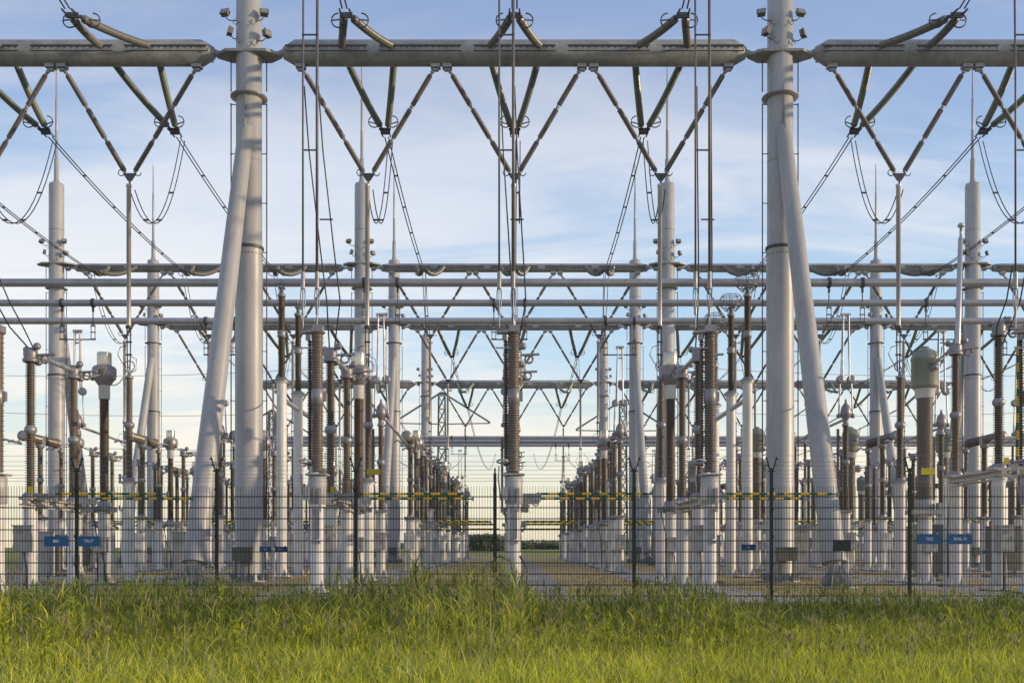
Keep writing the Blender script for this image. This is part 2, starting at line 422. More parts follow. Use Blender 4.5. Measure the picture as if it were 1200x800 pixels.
def make_dropper(ztop, zbot):
    t = empty('dropper_tube')
    MB().lathe([(.085,0),(.085,-.08),(.072,-.1),(.072,-(ztop-zbot)*.55),(.066,-(ztop-zbot)*.551),(.066,-(ztop-zbot))], (0,0,0), (0,0,1), 14).build('tube', 'dropper', t)
    b = MB(); L = ztop-zbot
    b.lathe([(.10,-L-.02),(.10,-L+.06)], n=12)
    for s in (-1, 1): b.tube([(s*.055,0,-L),(s*.05,0,-L-.8),(s*.03,0,-L-1.35)], .02, 6)
    b.tube([(0,-.05,-L-.55),(-.25,-.05,-L-.62),(-.33,-.05,-L-.85),(-.2,-.05,-L-1.1),(-.02,-.05,-L-1.3)], .013, 6)
    b.tube([(.05,-.05,-L-.9),(.26,-.05,-L-1.0),(.24,-.05,-L-1.35),(.05,-.05,-L-1.45)], .013, 6)
    b.box((0,0,-L-.45), (.18,.06,.05)); b.box((0,0,-L-.85), (.18,.06,.05))
    b.build('flexible_link', 'wire', t)
    return t
drp = make_dropper(12.45, 7.95); ud = False
DEP_POST = 0
# strain strings ---------------------------------------------------------------
def make_strain(dy, drop, dx=.78, R=.39, outx=0, sag=.10, m='glass'):
    """two glass strings from the beam flank to a yoke; dy signed distance, drop negative down"""
    t = empty('strain_insulator'); s0 = 1 if dy > 0 else -1
    ye = Vector((outx, dy, drop))
    for s in (-1, 1):
        a = Vector((s*dx, s0*R*.9, .06)); e = ye+Vector((s*.11, -s0*.25, .04))
        pts = [a.lerp(e, u/20) - Vector((0,0,4*sag*(u/20)*(1-u/20))) for u in range(21)]
        b = MB()
        for u in range(1, 19):
            b.sheds(pts[u], pts[u+1], .055, .115, .075, 12)
        b.build('insulator_string', m, t)
        MB().cyl(pts[0], pts[1], .03, n=8).build('end_link','darkst',t)
        f = MB(); f.cyl(pts[19], pts[20], .04, n=8); f.bar(pts[19], pts[18]+Vector((s*.34,0,.02)), .03,.03)
        f.torus(pts[18]+Vector((s*.14,0,.02)), .20, .02, (0,1,0), 14, -PI*.5 if s > 0 else PI*.5-1.2, PI*.5+1.2 if s > 0 else PI*1.5)
        f.build('arcing_ring', 'darkst', t)
    y = MB().box(ye+Vector((0,-s0*.18,.02)), (.42,.10,.05)); y.bar(ye+Vector((-.16,-s0*.2,0)), ye+Vector((-.13,s0*.35,-.05)), .04,.04); y.bar(ye+Vector((.16,-s0*.2,0)), ye+Vector((.13,s0*.35,-.05)), .04,.04)
    y.box(ye+Vector((0,0,-.03)), (.34,.05,.14)); y.build('yoke', 'darkst', t)
    return t
stR1 = make_strain(4.3, -.72); stF1 = make_strain(-4.2, -.95, sag=.06, m='glassg')
stF2 = make_strain(-4.2, -1.25, .78, .235, sag=.3, m='glassg'); stR3 = make_strain(4.2, -1.25, .78, .235)
stF4 = make_strain(-4.2, -1.35); stR4 = make_strain(4.6, -1.5)
ust = {}
def place_st(p, i, k, j, x, side):
    o = p if not ust.get(p.name) else copy_tree(p)
    ust[p.name] = True
    o.location = (x, GY[i], 16.62 if i == 0 else 16.36)
    tag(o, 'paired glass insulators on %s of %s crossbeam, %s' % (side, rowname[i], lanename(k, j)), 'insulator', 'strain insulators on the crossbeams')
    return o

def twin(name, p0, p1, sag, r, label, group, gap=.13, spacers=3, m='wire', n=16, gapvec=(1,0,0)):
    g = Vector(gapvec)*gap/2; b = MB()
    t = empty(name, p0); o = Vector(p0)
    for s in (-1, 1):
        MB().tube([q-o for q in catenary(Vector(p0)+g*s, Vector(p1)+g*s, sag, n)], r, 6).build('conductor', m, t)
    for k in range(1, spacers+1):
        c = catenary(p0, p1, sag, 40)[int(40*k/(spacers+1))]-o
        MB().bar(c-g*1.15, c+g*1.15, .05, .05).build('spacer', 'darkst', t)
    tag(t, label, 'cable', group); return t

VT_Y, D_Y, CT_Y, AR_Y = 24.0, 26.85, 30.2, 32.2
for (k, j, x) in lanes(2):
    for i in range(4):
        if not vis(x, GY[i], 110): continue
        place_v(i, k, j, x)
        o = drp if not ud else copy_tree(drp); ud = True
        o.location = (x-.03, GY[i]-.0, {0:12.50,1:12.39,2:12.39,3:12.25}[i])
        tag(o, 'grey tube dropping from the %s crossbeam, %s' % (rowname[i], lanename(k, j)), 'tube', 'dropper tubes under the V insulators')
    if vis(x, GY[0], 140):
        place_st(stR1, 0, k, j, x, 'far side'); place_st(stF1, 0, k, j, x, 'near side')
        # line conductors coming from the front, over the camera
        twin('line_conductor', (x, GY[0]-4.5, 15.66), (x*.92, -30, 30.0), 1.6, .022, 'twin overhead wires running forward over the fence, %s' % lanename(k, j), 'overhead conductors', spacers=5, n=24)
    if vis(x, 40, 200):
        twin('span_conductor', (x, GY[0]+4.65, 15.84), (x, GY[1]-4.55, 15.0), .25, .022, 'twin overhead wires between first and second crossbeams, %s' % lanename(k, j), 'overhead conductors', spacers=4)
        place_st(stF2, 1, k, j, x, 'near side')
        # slack loops to the dropper tubes
        o = twin('jumper_loop', (x+.12, GY[0]+4.75, 15.75), (x+.06, GY[0]+.05, 12.35), 1.9, .018, 'sagging twin jumper loop behind the nearest crossbeam, %s' % lanename(k, j), 'jumper loops', gap=.16, spacers=3)
        twin('jumper_loop', (x+.05, GY[1]-4.5, 14.95), (x+.05, GY[1]-.05, 12.3), 1.2, .018, 'sagging twin jumper loop before the second crossbeam, %s' % lanename(k, j), 'jumper loops', gap=.16, spacers=2)
    if vis(x, 82, 60):
        place_st(stR3, 2, k, j, x, 'far side'); place_st(stF4, 3, k, j, x, 'near side'); place_st(stR4, 3, k, j, x, 'far side')
        twin('span_conductor', (x, GY[2]+4.55, 15.1), (x, GY[3]-4.55, 15.0), .3, .022, 'twin overhead wires between third and farthest crossbeams, %s' % lanename(k, j), 'overhead conductors', spacers=4)
        twin('jumper_loop', (x+.05, GY[2]+4.5, 15.05), (x+.05, GY[2]+.05, 12.3), 1.2, .018, 'sagging twin jumper loop behind the third crossbeam, %s' % lanename(k, j), 'jumper loops', gap=.16, spacers=2)
        twin('line_conductor', (x, GY[3]+4.8, 14.8), (x*1.05, 260, 25.0), 5.0, .03, 'twin overhead wires leaving beyond the farthest crossbeam, %s' % lanename(k, j), 'overhead conductors', spacers=0, n=24)

# ------------------------------------------------------------------ equipment
def col_part(t, h, r=.16, x=0, y=0, m='column', foot=True, taper=1.0):
    b = MB().lathe([(r,.08),(r*taper,h-.04)], (x,y,0), n=18)
    b.lathe([(r*1.25,h-.05),(r*1.25,h)], (x,y,0), n=18)
    b.box((x,y,.07), (r*2.9,r*2.9,.03))
    for a in range(4):
        c = Vector((math.cos(a*PI/2+PI/4), math.sin(a*PI/2+PI/4), 0))
        b.add([Vector((x,y,.08))+c*r, Vector((x,y,.08))+c*r*1.75, Vector((x,y,.34))+c*r, Vector((x+.01,y+.01,.08))+c*r, Vector((x+.01,y+.01,.08))+c*r*1.75, Vector((x+.01,y+.01,.34))+c*r],
              [(0,1,2),(5,4,3),(0,3,4,1),(1,4,5,2),(2,5,3,0)], False)
    o = b.build('column', m, t)
    if foot:
        MB().box((x,y,-.02), (r*4.2,r*4.2,.15)).build('footing', 'conc', t)
    return o
def cabinet(t, x, y, z, w, d, h, m='box', legs=True):
    b = MB().box((x,y,z+h/2), (w,d,h)); b.box((x,y,z+h+.015), (w+.06,d+.06,.03))
    b.box((x,y-d/2-.008,z+h/2), (w*.86,.012,h*.86)); b.box((x+w*.33,y-d/2-.022,z+h*.5), (.03,.02,.14))
    for q in range(4): b.box((x-w*.05,y-d/2-.02,z+h*(.74+.04*q)), (w*.5,.02,h*.018))
    for q in (.2,.8): b.box((x-w*.45,y-d/2-.016,z+h*q), (.03,.03,.08))
    if legs:
        for sx in (-1,1): b.bar((x+sx*w*.38,y,z), (x+sx*w*.38,y,.02), .05, .05)
    # conduits
    b.tube([(x,y,z),(x+.04,y,z*.5),(x,y,.0)], .022, 6)
    return b.build('cabinet', m, t)

def make_vt():
    t = empty('voltage_transformer')
    col_part(t, 2.1, .155)
    b = MB().lathe([(.18,2.1),(.215,2.14),(.215,2.72),(.19,2.76)], n=18); b.box((0,0,2.80),(.50,.44,.04)); b.box((-.20,-.26,2.35),(.14,.10,.3)); b.box((.1,-.25,2.2),(.06,.08,.55))
    b.tube([(-.30,-.1,2.2),(-.36,-.12,2.7),(-.34,-.12,3.0)], .02, 6)
    b.torus((-.26,-.12,3.1), .13, .022, (0,.25,1), 16)
    b.build('tank', 'box', t)
    b = MB().sheds((0,0,2.86), (0,0,4.45), .118, .152, .058, 18, alt=.14); b.build('insulator', 'porc', t)
    b = MB().lathe([(.12,4.45),(.148,4.48),(.148,4.78),(.12,4.81)], n=18); b.box((.17,0,4.63),(.08,.1,.22)); b.build('collar', 'bulb', t)
    b = MB().sheds((0,0,4.81), (0,0,6.1), .118, .150, .058, 18, alt=.138); b.build('insulator', 'porc', t)
    b = MB().sheds((-.19,.05,3.0), (-.19,.05,5.95), .035, .062, .065, 12); b.build('side_insulator', 'porcd', t)
    b = MB().box((.02,0,6.21), (.24,.26,.15)); b.lathe([(.16,6.1),(.19,6.13)], n=16)
    b.add([(-.40,-.10,6.10),(-.10,-.13,6.11),(-.10,.13,6.11),(-.40,.10,6.10),(-.40,-.10,6.15),(-.10,-.13,6.19),(-.10,.13,6.19),(-.40,.10,6.15)],
          [(3,2,1,0),(4,5,6,7),(0,1,5,4),(1,2,6,5),(2,3,7,6),(3,0,4,7)], False)
    b.box((-.22,0,6.02),(.10,.10,.14)); b.bar((-.42,-.1,5.75),(-.05,-.1,5.75),.03,.03); b.build('head', 'bulb', t)
    MB().box((0,-.175,1.65), (.16,.05,.7)).box((0,-.19,1.22),(.2,.06,.06)).build('label_plate', 'steel', t)
    return t

def make_disc(dz=0.0, opened=False, small=False, blade_up=False, span=2.5):
    t = empty('disconnector'); h = span/2
    zb = 2.25+dz; tp = 5.72+dz*.9
    for s in (-1, 1):
        col_part(t, zb-.13, .165, 0, s*h)
        z1 = zb+.22; zm = (z1+tp)/2-.12
        b = MB().lathe([(.20,zb+.12),(.20,zb+.16),(.13,z1)], (0,s*h,0), n=16); b.lathe([(.10,zm-.05),(.15,zm+.02),(.15,zm+.10),(.10,zm+.17)], (0,s*h,0), n=16); b.cyl((0,s*h,zb+.14),(0,s*h,zm),.03,n=6); b.build('insulator_flange', 'steel', t)
        b = MB().sheds((0,s*h,z1), (0,s*h,zm-.05), .085, .135, .058, 16); b.build('insulator', 'porc', t)
        b = MB().sheds((0,s*h,zm+.17), (0,s*h,tp), .08, .125, .058, 16); b.build('insulator', 'porc', t)
        # head: drum, fittings, ball shields
        b = MB().lathe([(.18,tp),(.19,tp+.03),(.19,tp+.08),(.15,tp+.10),(.17,tp+.16),(.17,tp+.30),(.10,tp+.36)], (0,s*h,0), n=16)
        b.sphere((.21,s*h-.1,tp+.38), .095, 10); b.cyl((.0,s*h,tp+.28),(.2,s*h-.1,tp+.36),.04,n=8)
        b.sphere((-.16,s*h+.12,tp+.34), .085, 10); b.cyl((-.02,s*h,tp+.28),(-.15,s*h+.12,tp+.34),.035,n=8)
        b.sphere((.12,s*h+.16,tp+.02), .10, 10, .8)
        b.bar((.15,s*h,tp+.18),(.62,s*h,tp+.20),.10,.045); b.torus((.36,s*h,tp+.08), .10, .03, (0,1,0), 12)
        b.build('contact_head', 'bulb', t)
    b = MB()
    y0, y1 = -h-.3, h+.3
    b.box((0,(y0+y1)/2,zb+.045), (.30,y1-y0,.04)); b.box((0,(y0+y1)/2,zb-.085), (.30,y1-y0,.04)); b.box((0,(y0+y1)/2,zb-.02), (.12,y1-y0,.10)); 
    for s in (-1,1): b.box((0,s*h,zb+.09),(.42,.42,.05))
    b.bar((.2,-h,zb-.15),(.2,h,zb-.15),.05,.05)
    b.build('base_beam', 'beige', t)
    b = MB()
    if opened:
        b.lathe([(.075,0),(.065,2.9),(.035,2.92),(.035,3.2),(.09,3.2),(.09,3.26),(.05,3.3)], (0,h*.9,tp+.28), (.03,0,1), 12)
        b.build('contact_arm', 'dropper', t)
    else:
        b.cyl((0,-h,tp+.22),(0,h+.4,tp+.22),.062,n=10); b.sphere((0,h+.4,tp+.22),.09); b.build('contact_arm', 'alu', t)
    for s in (-1, 1):
        z = 2.43+dz
        g = MB().box((.42,s*h-.1,z-.07), (.5,.12,.16)); g.bar((.18,s*h-.1,z-.15),(.62,s*h-.1,z+.02),.06,.06); g.torus((.58,s*h-.1,z-.12), .08,.018,(0,1,0),12)
        g.bar((.15,s*h-.05,z-.22),(.35,s*h-.05,z-.34),.10,.12)
        g.build('earthing_drive', 'steel', t)
        if blade_up and s < 0:
            MB().cyl((.42,s*h-.1,z),(.46,s*h-.1,tp),.045,n=10).build('earthing_blade', 'stripez', t)
        else:
            L = 3.3
            e = MB().cyl((.62,s*h-.1,z),(L,s*h-.1,z),.033,n=10).build('earthing_blade', 'stripex', t)
            MB().cyl((L,s*h-.1,z),(L+.14,s*h-.1,z-.01),.026,n=8).box((L+.16,s*h-.1,z),(.05,.05,.12)).build('blade_tip', 'steel', e)
    cabinet(t, -.02, -h-.36, 1.0, .36, .26, .62, 'box', False)
    MB().box((.10, -h-.2, zb+.28), (.13,.01,.16)).build('phase_tag', 'yellow', t)
    MB().tube([(.02,-h-.23,.0),(.02,-h-.25,.6),(-.02,-h-.33,1.0)], .022, 6).tube([(-.10,h+.2,0),(-.12,h+.21,1.6),(-.1,h+.1,zb-.1)], .018, 6).build('cable', 'darkst', t)
    return t

def make_ct():
    t = empty('current_transformer')
    col_part(t, 2.15, .17)
    b = MB().lathe([(.19,2.15),(.34,2.2),(.36,2.26),(.20,2.32),(.19,2.42),(.165,2.46)], n=20); b.box((.3,-.15,2.2),(.22,.2,.14)); b.box((-.32,-.1,2.2),(.18,.2,.16)); b.build('base_housing', 'steel', t)
    MB().sheds((0,0,2.46), (0,0,5.46), .118, .142, .036, 18).build('insulator', 'porcd', t)
    MB().lathe([(.145,5.46),(.16,5.48),(.16,5.84),(.19,5.90)], n=20).build('neck', 'column', t)
    b = MB().lathe([(.17,5.86),(.22,5.93),(.335,6.10),(.345,6.16),(.345,6.34),(.31,6.41),(.20,6.46)], n=24)
    for q in (-.09,0,.09): b.bar((q+.02,-.34,6.13),(q+.10,-.42,6.33),.035,.04)
    b.sphere((-.30,-.12,6.06), .075); b.sphere((.32,-.1,6.06), .07)
    b.build('head', 'bulb', t)
    MB().lathe([(.202,6.43),(.208,6.46),(.208,6.80),(.20,6.83)], n=24).build('cap', 'shiny', t)
    cabinet(t, .02, -.28, .95, .34, .22, .42, 'box', False)
    MB().tube([(.1,-.18,0),(.1,-.22,.6),(.04,-.27,.95)], .022, 6).tube([(-.14,-.14,0),(-.17,-.15,1.5),(-.3,-.12,2.15)], .018, 6).build('cable', 'darkst', t)
    return t

def make_ct_olive():
    t = empty('current_transformer')
    col_part(t, 2.05, .20)
    b = MB().box((0,0,2.13), (.92,.7,.12)); b.lathe([(.26,2.19),(.28,2.25),(.28,2.45),(.25,2.5)], n=20); b.box((.36,-.25,2.3),(.2,.2,.2)); b.build('base_housing', 'box', t)
    MB().sheds((0,0,2.5), (0,0,5.48), .215, .24, .04, 22).build('insulator', 'porcg', t)
    b = MB().lathe([(.25,5.48),(.28,5.52),(.28,5.70),(.33,5.76)], n=24); b.build('neck', 'column', t)
    b = MB().lathe([(.30,5.76),(.37,5.80),(.385,5.86),(.385,6.58),(.40,6.60),(.40,6.68),(.385,6.70),(.33,6.84),(.18,6.93),(.12,6.95),(.12,7.0),(.05,7.02)], n=28)
    b.build('tank', 'olive', t)
    b = MB().sphere((.12,-.42,6.34), .10); b.cyl((.12,-.3,6.34),(.12,-.44,6.34),.12,n=12); b.bar((.06,-.46,6.46),(.30,-.5,6.52),.05,.05)
    b.tube([(.15,-.45,6.45),(.30,-.4,6.62),(.38,-.3,6.95)],.018,6)
    b.build('terminal', 'steel', t)
    cabinet(t, .02, -.32, .95, .36, .24, .45, 'box', False)
    return t

def make_arrester():
    t = empty('post_insulator')
    col_part(t, 3.12, .175)
    b = MB().lathe([(.27,3.12),(.27,3.16),(.17,3.18),(.17,3.28)], n=16); b.lathe([(.10,4.82),(.16,4.88),(.16,4.98),(.10,5.04)], n=16)
    b.box((-.27,-.05,3.25),(.06,.06,.3)); b.lathe([(.13,6.40),(.14,6.45),(.06,6.5),(.05,6.62)], n=12); b.torus((0,0,6.78),.17,.02,(0,1,0),14); b.cyl((0,0,3.2),(0,0,6.45),.03,n=6); b.bar((-.27,-.05,3.14),(-.2,-.05,3.14),.06,.03); b.build('flanges', 'steel', t)
    MB().sheds((0,0,3.28),(0,0,4.82),.085,.125,.055,16).build('insulator','porc',t)
    MB().sheds((0,0,5.04),(0,0,6.40),.08,.118,.055,16).build('insulator','porc',t)
    return t

def make_short():
    t = empty('post_insulator')
    col_part(t, 2.3, .15)
    b = MB().lathe([(.22,2.3),(.22,2.34),(.13,2.37),(.13,2.45)], n=14); b.lathe([(.10,3.9),(.14,3.95),(.14,4.03),(.10,4.08)], n=14); b.cyl((0,0,2.35),(0,0,5.6),.03,n=6)
    b.lathe([(.12,5.52),(.15,5.56),(.15,5.66),(.07,5.7),(.06,5.85)], n=12); b.sphere((0,0,5.92),.09,8); b.bar((-.05,-.35,5.8),(.05,.35,5.86),.08,.06); b.build('flanges', 'steel', t)
    MB().sheds((0,0,2.45),(0,0,3.9),.08,.12,.06,12).build('insulator','porc',t)
    MB().sheds((0,0,4.08),(0,0,5.52),.075,.115,.06,12).build('insulator','porc',t)
    return t
def make_breaker():
    t = empty('circuit_breaker')
    col_part(t, 2.35, .20)
    b = MB().box((0,0,2.42),(.5,.6,.12)); b.lathe([(.15,2.48),(.15,2.58)],n=16); b.lathe([(.14,5.56),(.19,5.62),(.19,5.72)],n=16); b.box((0,0,5.92),(.34,.34,.40)); b.lathe([(.11,4.05),(.15,4.1),(.15,4.18),(.11,4.23)],n=14); b.cyl((0,0,2.4),(0,0,5.9),.03,n=6); b.build('frame', 'steel', t)
    MB().sheds((0,0,2.58),(0,0,4.06),.10,.14,.05,16).build('support_insulator','porc',t)
    MB().sheds((0,0,4.22),(0,0,5.56),.10,.14,.05,16).build('support_insulator','porc',t)
    for s in (-1,1):
        c = MB().sheds((0,s*.2,5.95),(0,s*1.55,5.95),.175,.20,.045,18).build('interrupter','porc',t)
        MB().lathe([(.19,0),(.235,.03),(.235,.12),(.12,.16)],(0,s*1.55,5.95),(0,s,0),20).build('end_cap','steel',c)
        MB().tube([(0,s*1.6,5.8),(-.25,s*1.75,5.66),(-.4,s*1.7,5.75),(-.55,s*1.8,5.66)],.045,8).build('terminal','alu',c)
    cabinet(t, 0, -.45, 1.0, .46, .34, .72, 'column')
    MB().sphere((.15,-.56,1.80),.05,8).build('gauge','redp',t)
    return t

def make_panto(ztube=10.6):
    t = empty('pantograph_disconnector')
    col_part(t, 2.35, .17)
    b = MB().box((0,0,2.40),(.5,.5,.08)); b.lathe([(.11,4.05),(.15,4.1),(.15,4.2),(.11,4.25)],n=14); b.cyl((0,0,2.4),(0,0,4.15),.03,n=6); b.build('flanges','steel',t)
    MB().sheds((0,0,2.46),(0,0,4.06),.085,.13,.056,16).build('insulator','porc',t)
    MB().sheds((0,0,4.24),(0,0,5.45),.08,.12,.056,16).build('insulator','porc',t)
    MB().sheds((-.28,0,2.46),(-.28,0,5.35),.04,.07,.06,10).build('drive_insulator','porc',t)
    b = MB().lathe([(.13,5.45),(.14,5.5),(.10,5.55),(.10,5.72),(.17,5.76),(.19,5.95),(.15,6.15),(.05,6.28),(.03,6.42)],n=18); b.cyl((-.25,0,5.82),(.25,0,5.82),.06,n=10); b.sphere((-.25,0,5.82),.09); b.sphere((.25,0,5.82),.09); b.build('gear_head','bulb',t)
    b = MB()
    for s in (-1,1):
        b.cyl((s*.25,0,5.85),(s*.20,0,7.1),.03,n=8); b.cyl((s*.20-.04*s,.04,7.1),(s*.09,.04,9.42),.028,n=8); b.cyl((s*.20-.08*s,-.05,7.1),(s*.10,-.05,9.42),.028,n=8)
    b.cyl((-.16,0,9.42),(.16,0,9.42),.05,n=8); b.box((0,0,9.47),(.34,.12,.05)); b.cyl((-.1,0,9.0),(.1,0,9.0),.03,n=6)
    b.build('scissor_arms','alu',t)
    for s in (-1,1):
        MB().lathe([(.10,-.07),(.15,-.06),(.155,.0),(.15,.06),(.10,.07)],(s*.19,0,7.12),(0,1,0),16).build('knee_joint','steel',t)
    cabinet(t, 0, -.36, 1.0, .4,.3,.6,'box',False)
    return t

def make_bus_post(cage=False):
    t = empty('bus_support')
    col_part(t, 7.05, .19, taper=.94)
    b = MB().lathe([(.28,7.05),(.28,7.10),(.24,7.12),(.15,7.2)], n=18); b.lathe([(.12,8.62),(.165,8.66),(.165,8.70),(.13,8.74),(.165,8.8),(.165,8.84),(.12,8.88)], n=16)
    b.lathe([(.13,10.08),(.15,10.12),(.15,10.18),(.07,10.22),(.07,10.4)], n=14)
    b.box((0,0,10.42),(.20,.34,.06)); b.torus((0,0,10.62),.17,.03,(1,0,0),14,-.3,PI+.3); b.cyl((0,0,7.1),(0,0,10.2),.03,n=6); b.build('flanges','steel',t)
    MB().sheds((0,0,7.2),(0,0,8.62),.10,.135,.045,16).build('insulator','porcd',t)
    MB().sheds((0,0,8.88),(0,0,10.08),.095,.128,.045,16).build('insulator','porcd',t)
    if cage:
        b = MB()
        for z, R in ((10.30,.20),(10.48,.38),(10.78,.42),(10.88,.34)): b.torus((0,0,z),R,.016,(0,0,1),20)
        for k in range(10):
            a = 2*PI*k/10; c = Vector((math.cos(a),math.sin(a),0)); b.tube([c*.2+Vector((0,0,10.30)),c*.38+Vector((0,0,10.48)),c*.42+Vector((0,0,10.78)),c*.34+Vector((0,0,10.88))],.016,5)
        b.build('corona_cage','steel',t)
    return t

items = []   # (kind, desc, cat, group, k, j, x, y, proto)
P = dict(vt=make_vt(), disc=make_disc(), ct=make_ct(), arr=make_arrester(), sp=make_short(), brk=make_breaker(), pan=make_panto(),
         cto=make_ct_olive(), disch=make_disc(.72, True, blade_up=True), bp=make_bus_post(), bpc=make_bus_post(True))
DESC = dict(vt=('brown ribbed voltage transformer on white column', 'transformer', 'voltage transformers'),
            disc=('two-post disconnector with banded earthing blades', 'disconnector', 'two-post disconnectors'),
            disch=('tall open disconnector with its arm upright', 'disconnector', 'two-post disconnectors'),
            ct=('brown current transformer with silver cap', 'transformer', 'silver-capped current transformers'),
            cto=('current transformer with olive domed tank', 'transformer', 'olive current transformers'),
            arr=('slim ribbed post insulator on pale column', 'insulator', 'post insulators under the dropper tubes'),
            sp=('short post insulator on white column', 'insulator', 'short post insulators'),
            brk=('T-shaped circuit breaker with brown horizontal chambers', 'circuit breaker', 'circuit breakers'),
            pan=('pantograph disconnector with raised scissor arms', 'disconnector', 'pantograph disconnectors'))
usedp = {}
def inst(key):
    p = P[key]; o = p if not usedp.get(key) else copy_tree(p); usedp[key] = True; return o
TUBE1 = (36.8, 39.6, 42.8); TUBE2 = (88.3, 91.3, 94.3)
reg = []
def put(key, k, j, x, y):
    if not vis(x, y, 50): return
    o = inst(key); o.location = (x, y, 0); reg.append((key, k, j, y, o)); return o
def jump(p0, p1, r, label, sag=0.0, n=8):
    o = MB().tube([q-Vector(p0) for q in catenary(p0, p1, sag, n)], r, 8).build('connecting_tube', 'alu'); o.location = p0
    return tag(o, label, 'tube', 'tubes joining the equipment')
for (k, j, x) in lanes(2):
    right = k >= 1
    ln = lanename(k, j)
    put('vt', k, j, x-.02, VT_Y)
    if right: put('disch', k, j, x, D_Y)
    else: put('disc', k, j, x, D_Y)
    put('cto' if right else 'ct', k, j, x, CT_Y)
    put('arr', k, j, x, AR_Y-.05)
    xo = x-.2
    ty = TUBE1[j+1]
    put('pan', k, j, xo, ty)
    put('brk', k, j, x-.1, 46.2)
    put('cto' if right else 'ct', k, j, x-.2, 50.3)
    put('disc', k, j, x-.1, 53.2)
    put('arr', k, j, x, 55.95)
    put('disc', k, j, x, 59.4)
    put('brk', k, j, x-.1, 64.9)
    put('cto' if right else 'ct', k, j, x-.1, 68.6)
    put('arr', k, j, x, 70.95)
    put('disc', k, j, x, 74.5)
    put('brk', k, j, x-.1, 80.0)
    put('cto' if right else 'ct', k, j, x-.1, 84.7)
    put('pan', k, j, x-.1, TUBE2[j+1])
    put('arr', k, j, x, 95.95)
    put('ct', k, j, x, 98.6)
    for yy in (48.2, 56.9, 61.9, 66.8, 72.6, 77.3, 82.4, 87.2, 92.9, 101.0): put('sp', k, j, x-.05, yy)
    # tubes between them
    if vis(x, 28):
        hi = .65 if right else 0
        jump((x, 28.5, 5.95+hi), (x, CT_Y-.3, 6.15+hi*.5), .03, 'short conductor from front disconnector to current transformer, %s' % ln, .08)
        jump((x-.1, CT_Y+.3, 6.1), (x, AR_Y-.1, 6.75), .022, 'thin wire behind the nearest current transformer, %s' % ln, .35)
    if vis(x, 44):
        jump((xo+.1, ty+.2, 5.75), (x-.1, 44.4, 5.6), .055, 'sloping tube from pantograph to circuit breaker, %s' % ln)
        jump((x-.1, 47.9, 5.95), (x-.2, 50.0, 6.1), .04, 'conductor from circuit breaker to second transformer, %s' % ln)
        jump((x-.2, 50.6, 6.1), (x-.1, 52.0, 5.95), .035, 'conductor from second transformer to disconnector, %s' % ln)
    if vis(x, 70):
        jump((x-.1, 54.6, 5.95), (x, 58.2, 5.95), .04, 'conductor tube passing under the second gantry row, %s' % ln)
        jump((x, 60.8, 5.95), (x-.1, 63.2, 5.95), .04, 'conductor tube before the middle circuit breaker, %s' % ln)
        jump((x, 71.0, 6.5), (x, 73.2, 5.95), .04, 'conductor tube behind the third gantry row, %s' % ln)
        jump((x, 75.8, 5.95), (x-.1, 78.3, 5.9), .04, 'conductor tube before the rear circuit breaker, %s' % ln)
from collections import defaultdict
cnt = defaultdict(list)
for r in reg: cnt[(DESC[r[0]][0], r[1], r[2])].append(r)
ORD = ('nearest', 'second', 'third', 'fourth', 'fifth', 'sixth', 'seventh', 'eighth', 'ninth', 'tenth', 'eleventh')
for key_, rs in cnt.items():
    rs.sort(key=lambda r: r[3])
    for n, r in enumerate(rs):
        d, c, g = DESC[r[0]]
        pre = (ORD[n]+' ') if len(rs) > 1 else ''
        tag(r[4], '%s%s, %s' % (pre, d, lanename(r[1], r[2])), c, g)

# bus tubes, posts, hanging trapeze contacts --------------------------------------
def bus(y, z, x0, x1, r, ks, j, label, rail=False):
    t = empty('bus_tube', (0, y, z))
    MB().cyl((x0,0,0),(x1,0,0), r, n=18).build('tube', 'alu', t)
    for s in (x0, x1): MB().sphere((s,0,0), r*1.05, 12).build('end_cap', 'steel', t)
    for k in ks:
        cx = k*16.7+j*4.6-.2
        tr = MB()
        for s in (-1, 1):
            x = cx+s*.60
            tr.lathe([(r+.035,-.06),(r+.045,-.05),(r+.045,.05),(r+.035,.06)], (x,0,0), (1,0,0), 14)
            tr.box((x,0,-r-.10), (.07,.07,.22)); tr.cyl((x,0,-r-.15),(x,0,-r-.72),.022,n=6)
            for q in (-.075,.075): tr.cyl((x+q,0,-r-.78),(x+q,0,-r-1.26),.016,n=6)
            for zz in (.76,1.0,1.26): tr.bar((x-.10,0,-r-zz),(x+.10,0,-r-zz),.035,.035)
            tr.bar((x-.075,0,-r-.78),(x,0,-r-.62),.03,.03); tr.bar((x+.075,0,-r-.78),(x,0,-r-.62),.03,.03)
        tr.cyl((cx-.70,0,-r-1.28),(cx+.70,0,-r-1.28),.026,n=8)
        tr.build('trapeze_contact', 'darkst', t)
    if rail:
        rb = MB(); rb.tube([(x0,0,.55),(x1,0,.55)],.018,5)
        q = x0
        while q < x1: rb.tube([(q,0,r),(q,0,.56)],.018,5); q += 2.2
        rb.build('safety_rail','steel',t)
    tag(t, label, 'bus tube', 'long horizontal bus tubes')
for n, (y, z, r) in enumerate(((36.8,10.60,.145),(39.6,10.54,.13),(42.8,10.55,.135))):
    bus(y, z, -25.2, 31, r, (-1,0,1), n-1, ('highest and nearest', 'middle', 'lowest')[n]+' of the three near horizontal grey bus tubes')
    for x in (-8.37, 8.37):
        key = 'bpc' if (x > 0) else 'bp'
        o = inst(key); o.location = (x, y, z-10.60)
        tag(o, 'tall bus support with brown insulator, %s of three near the %s big pole' % (ORD[n], 'left' if x < 0 else 'right'), 'support', 'bus tube supports')
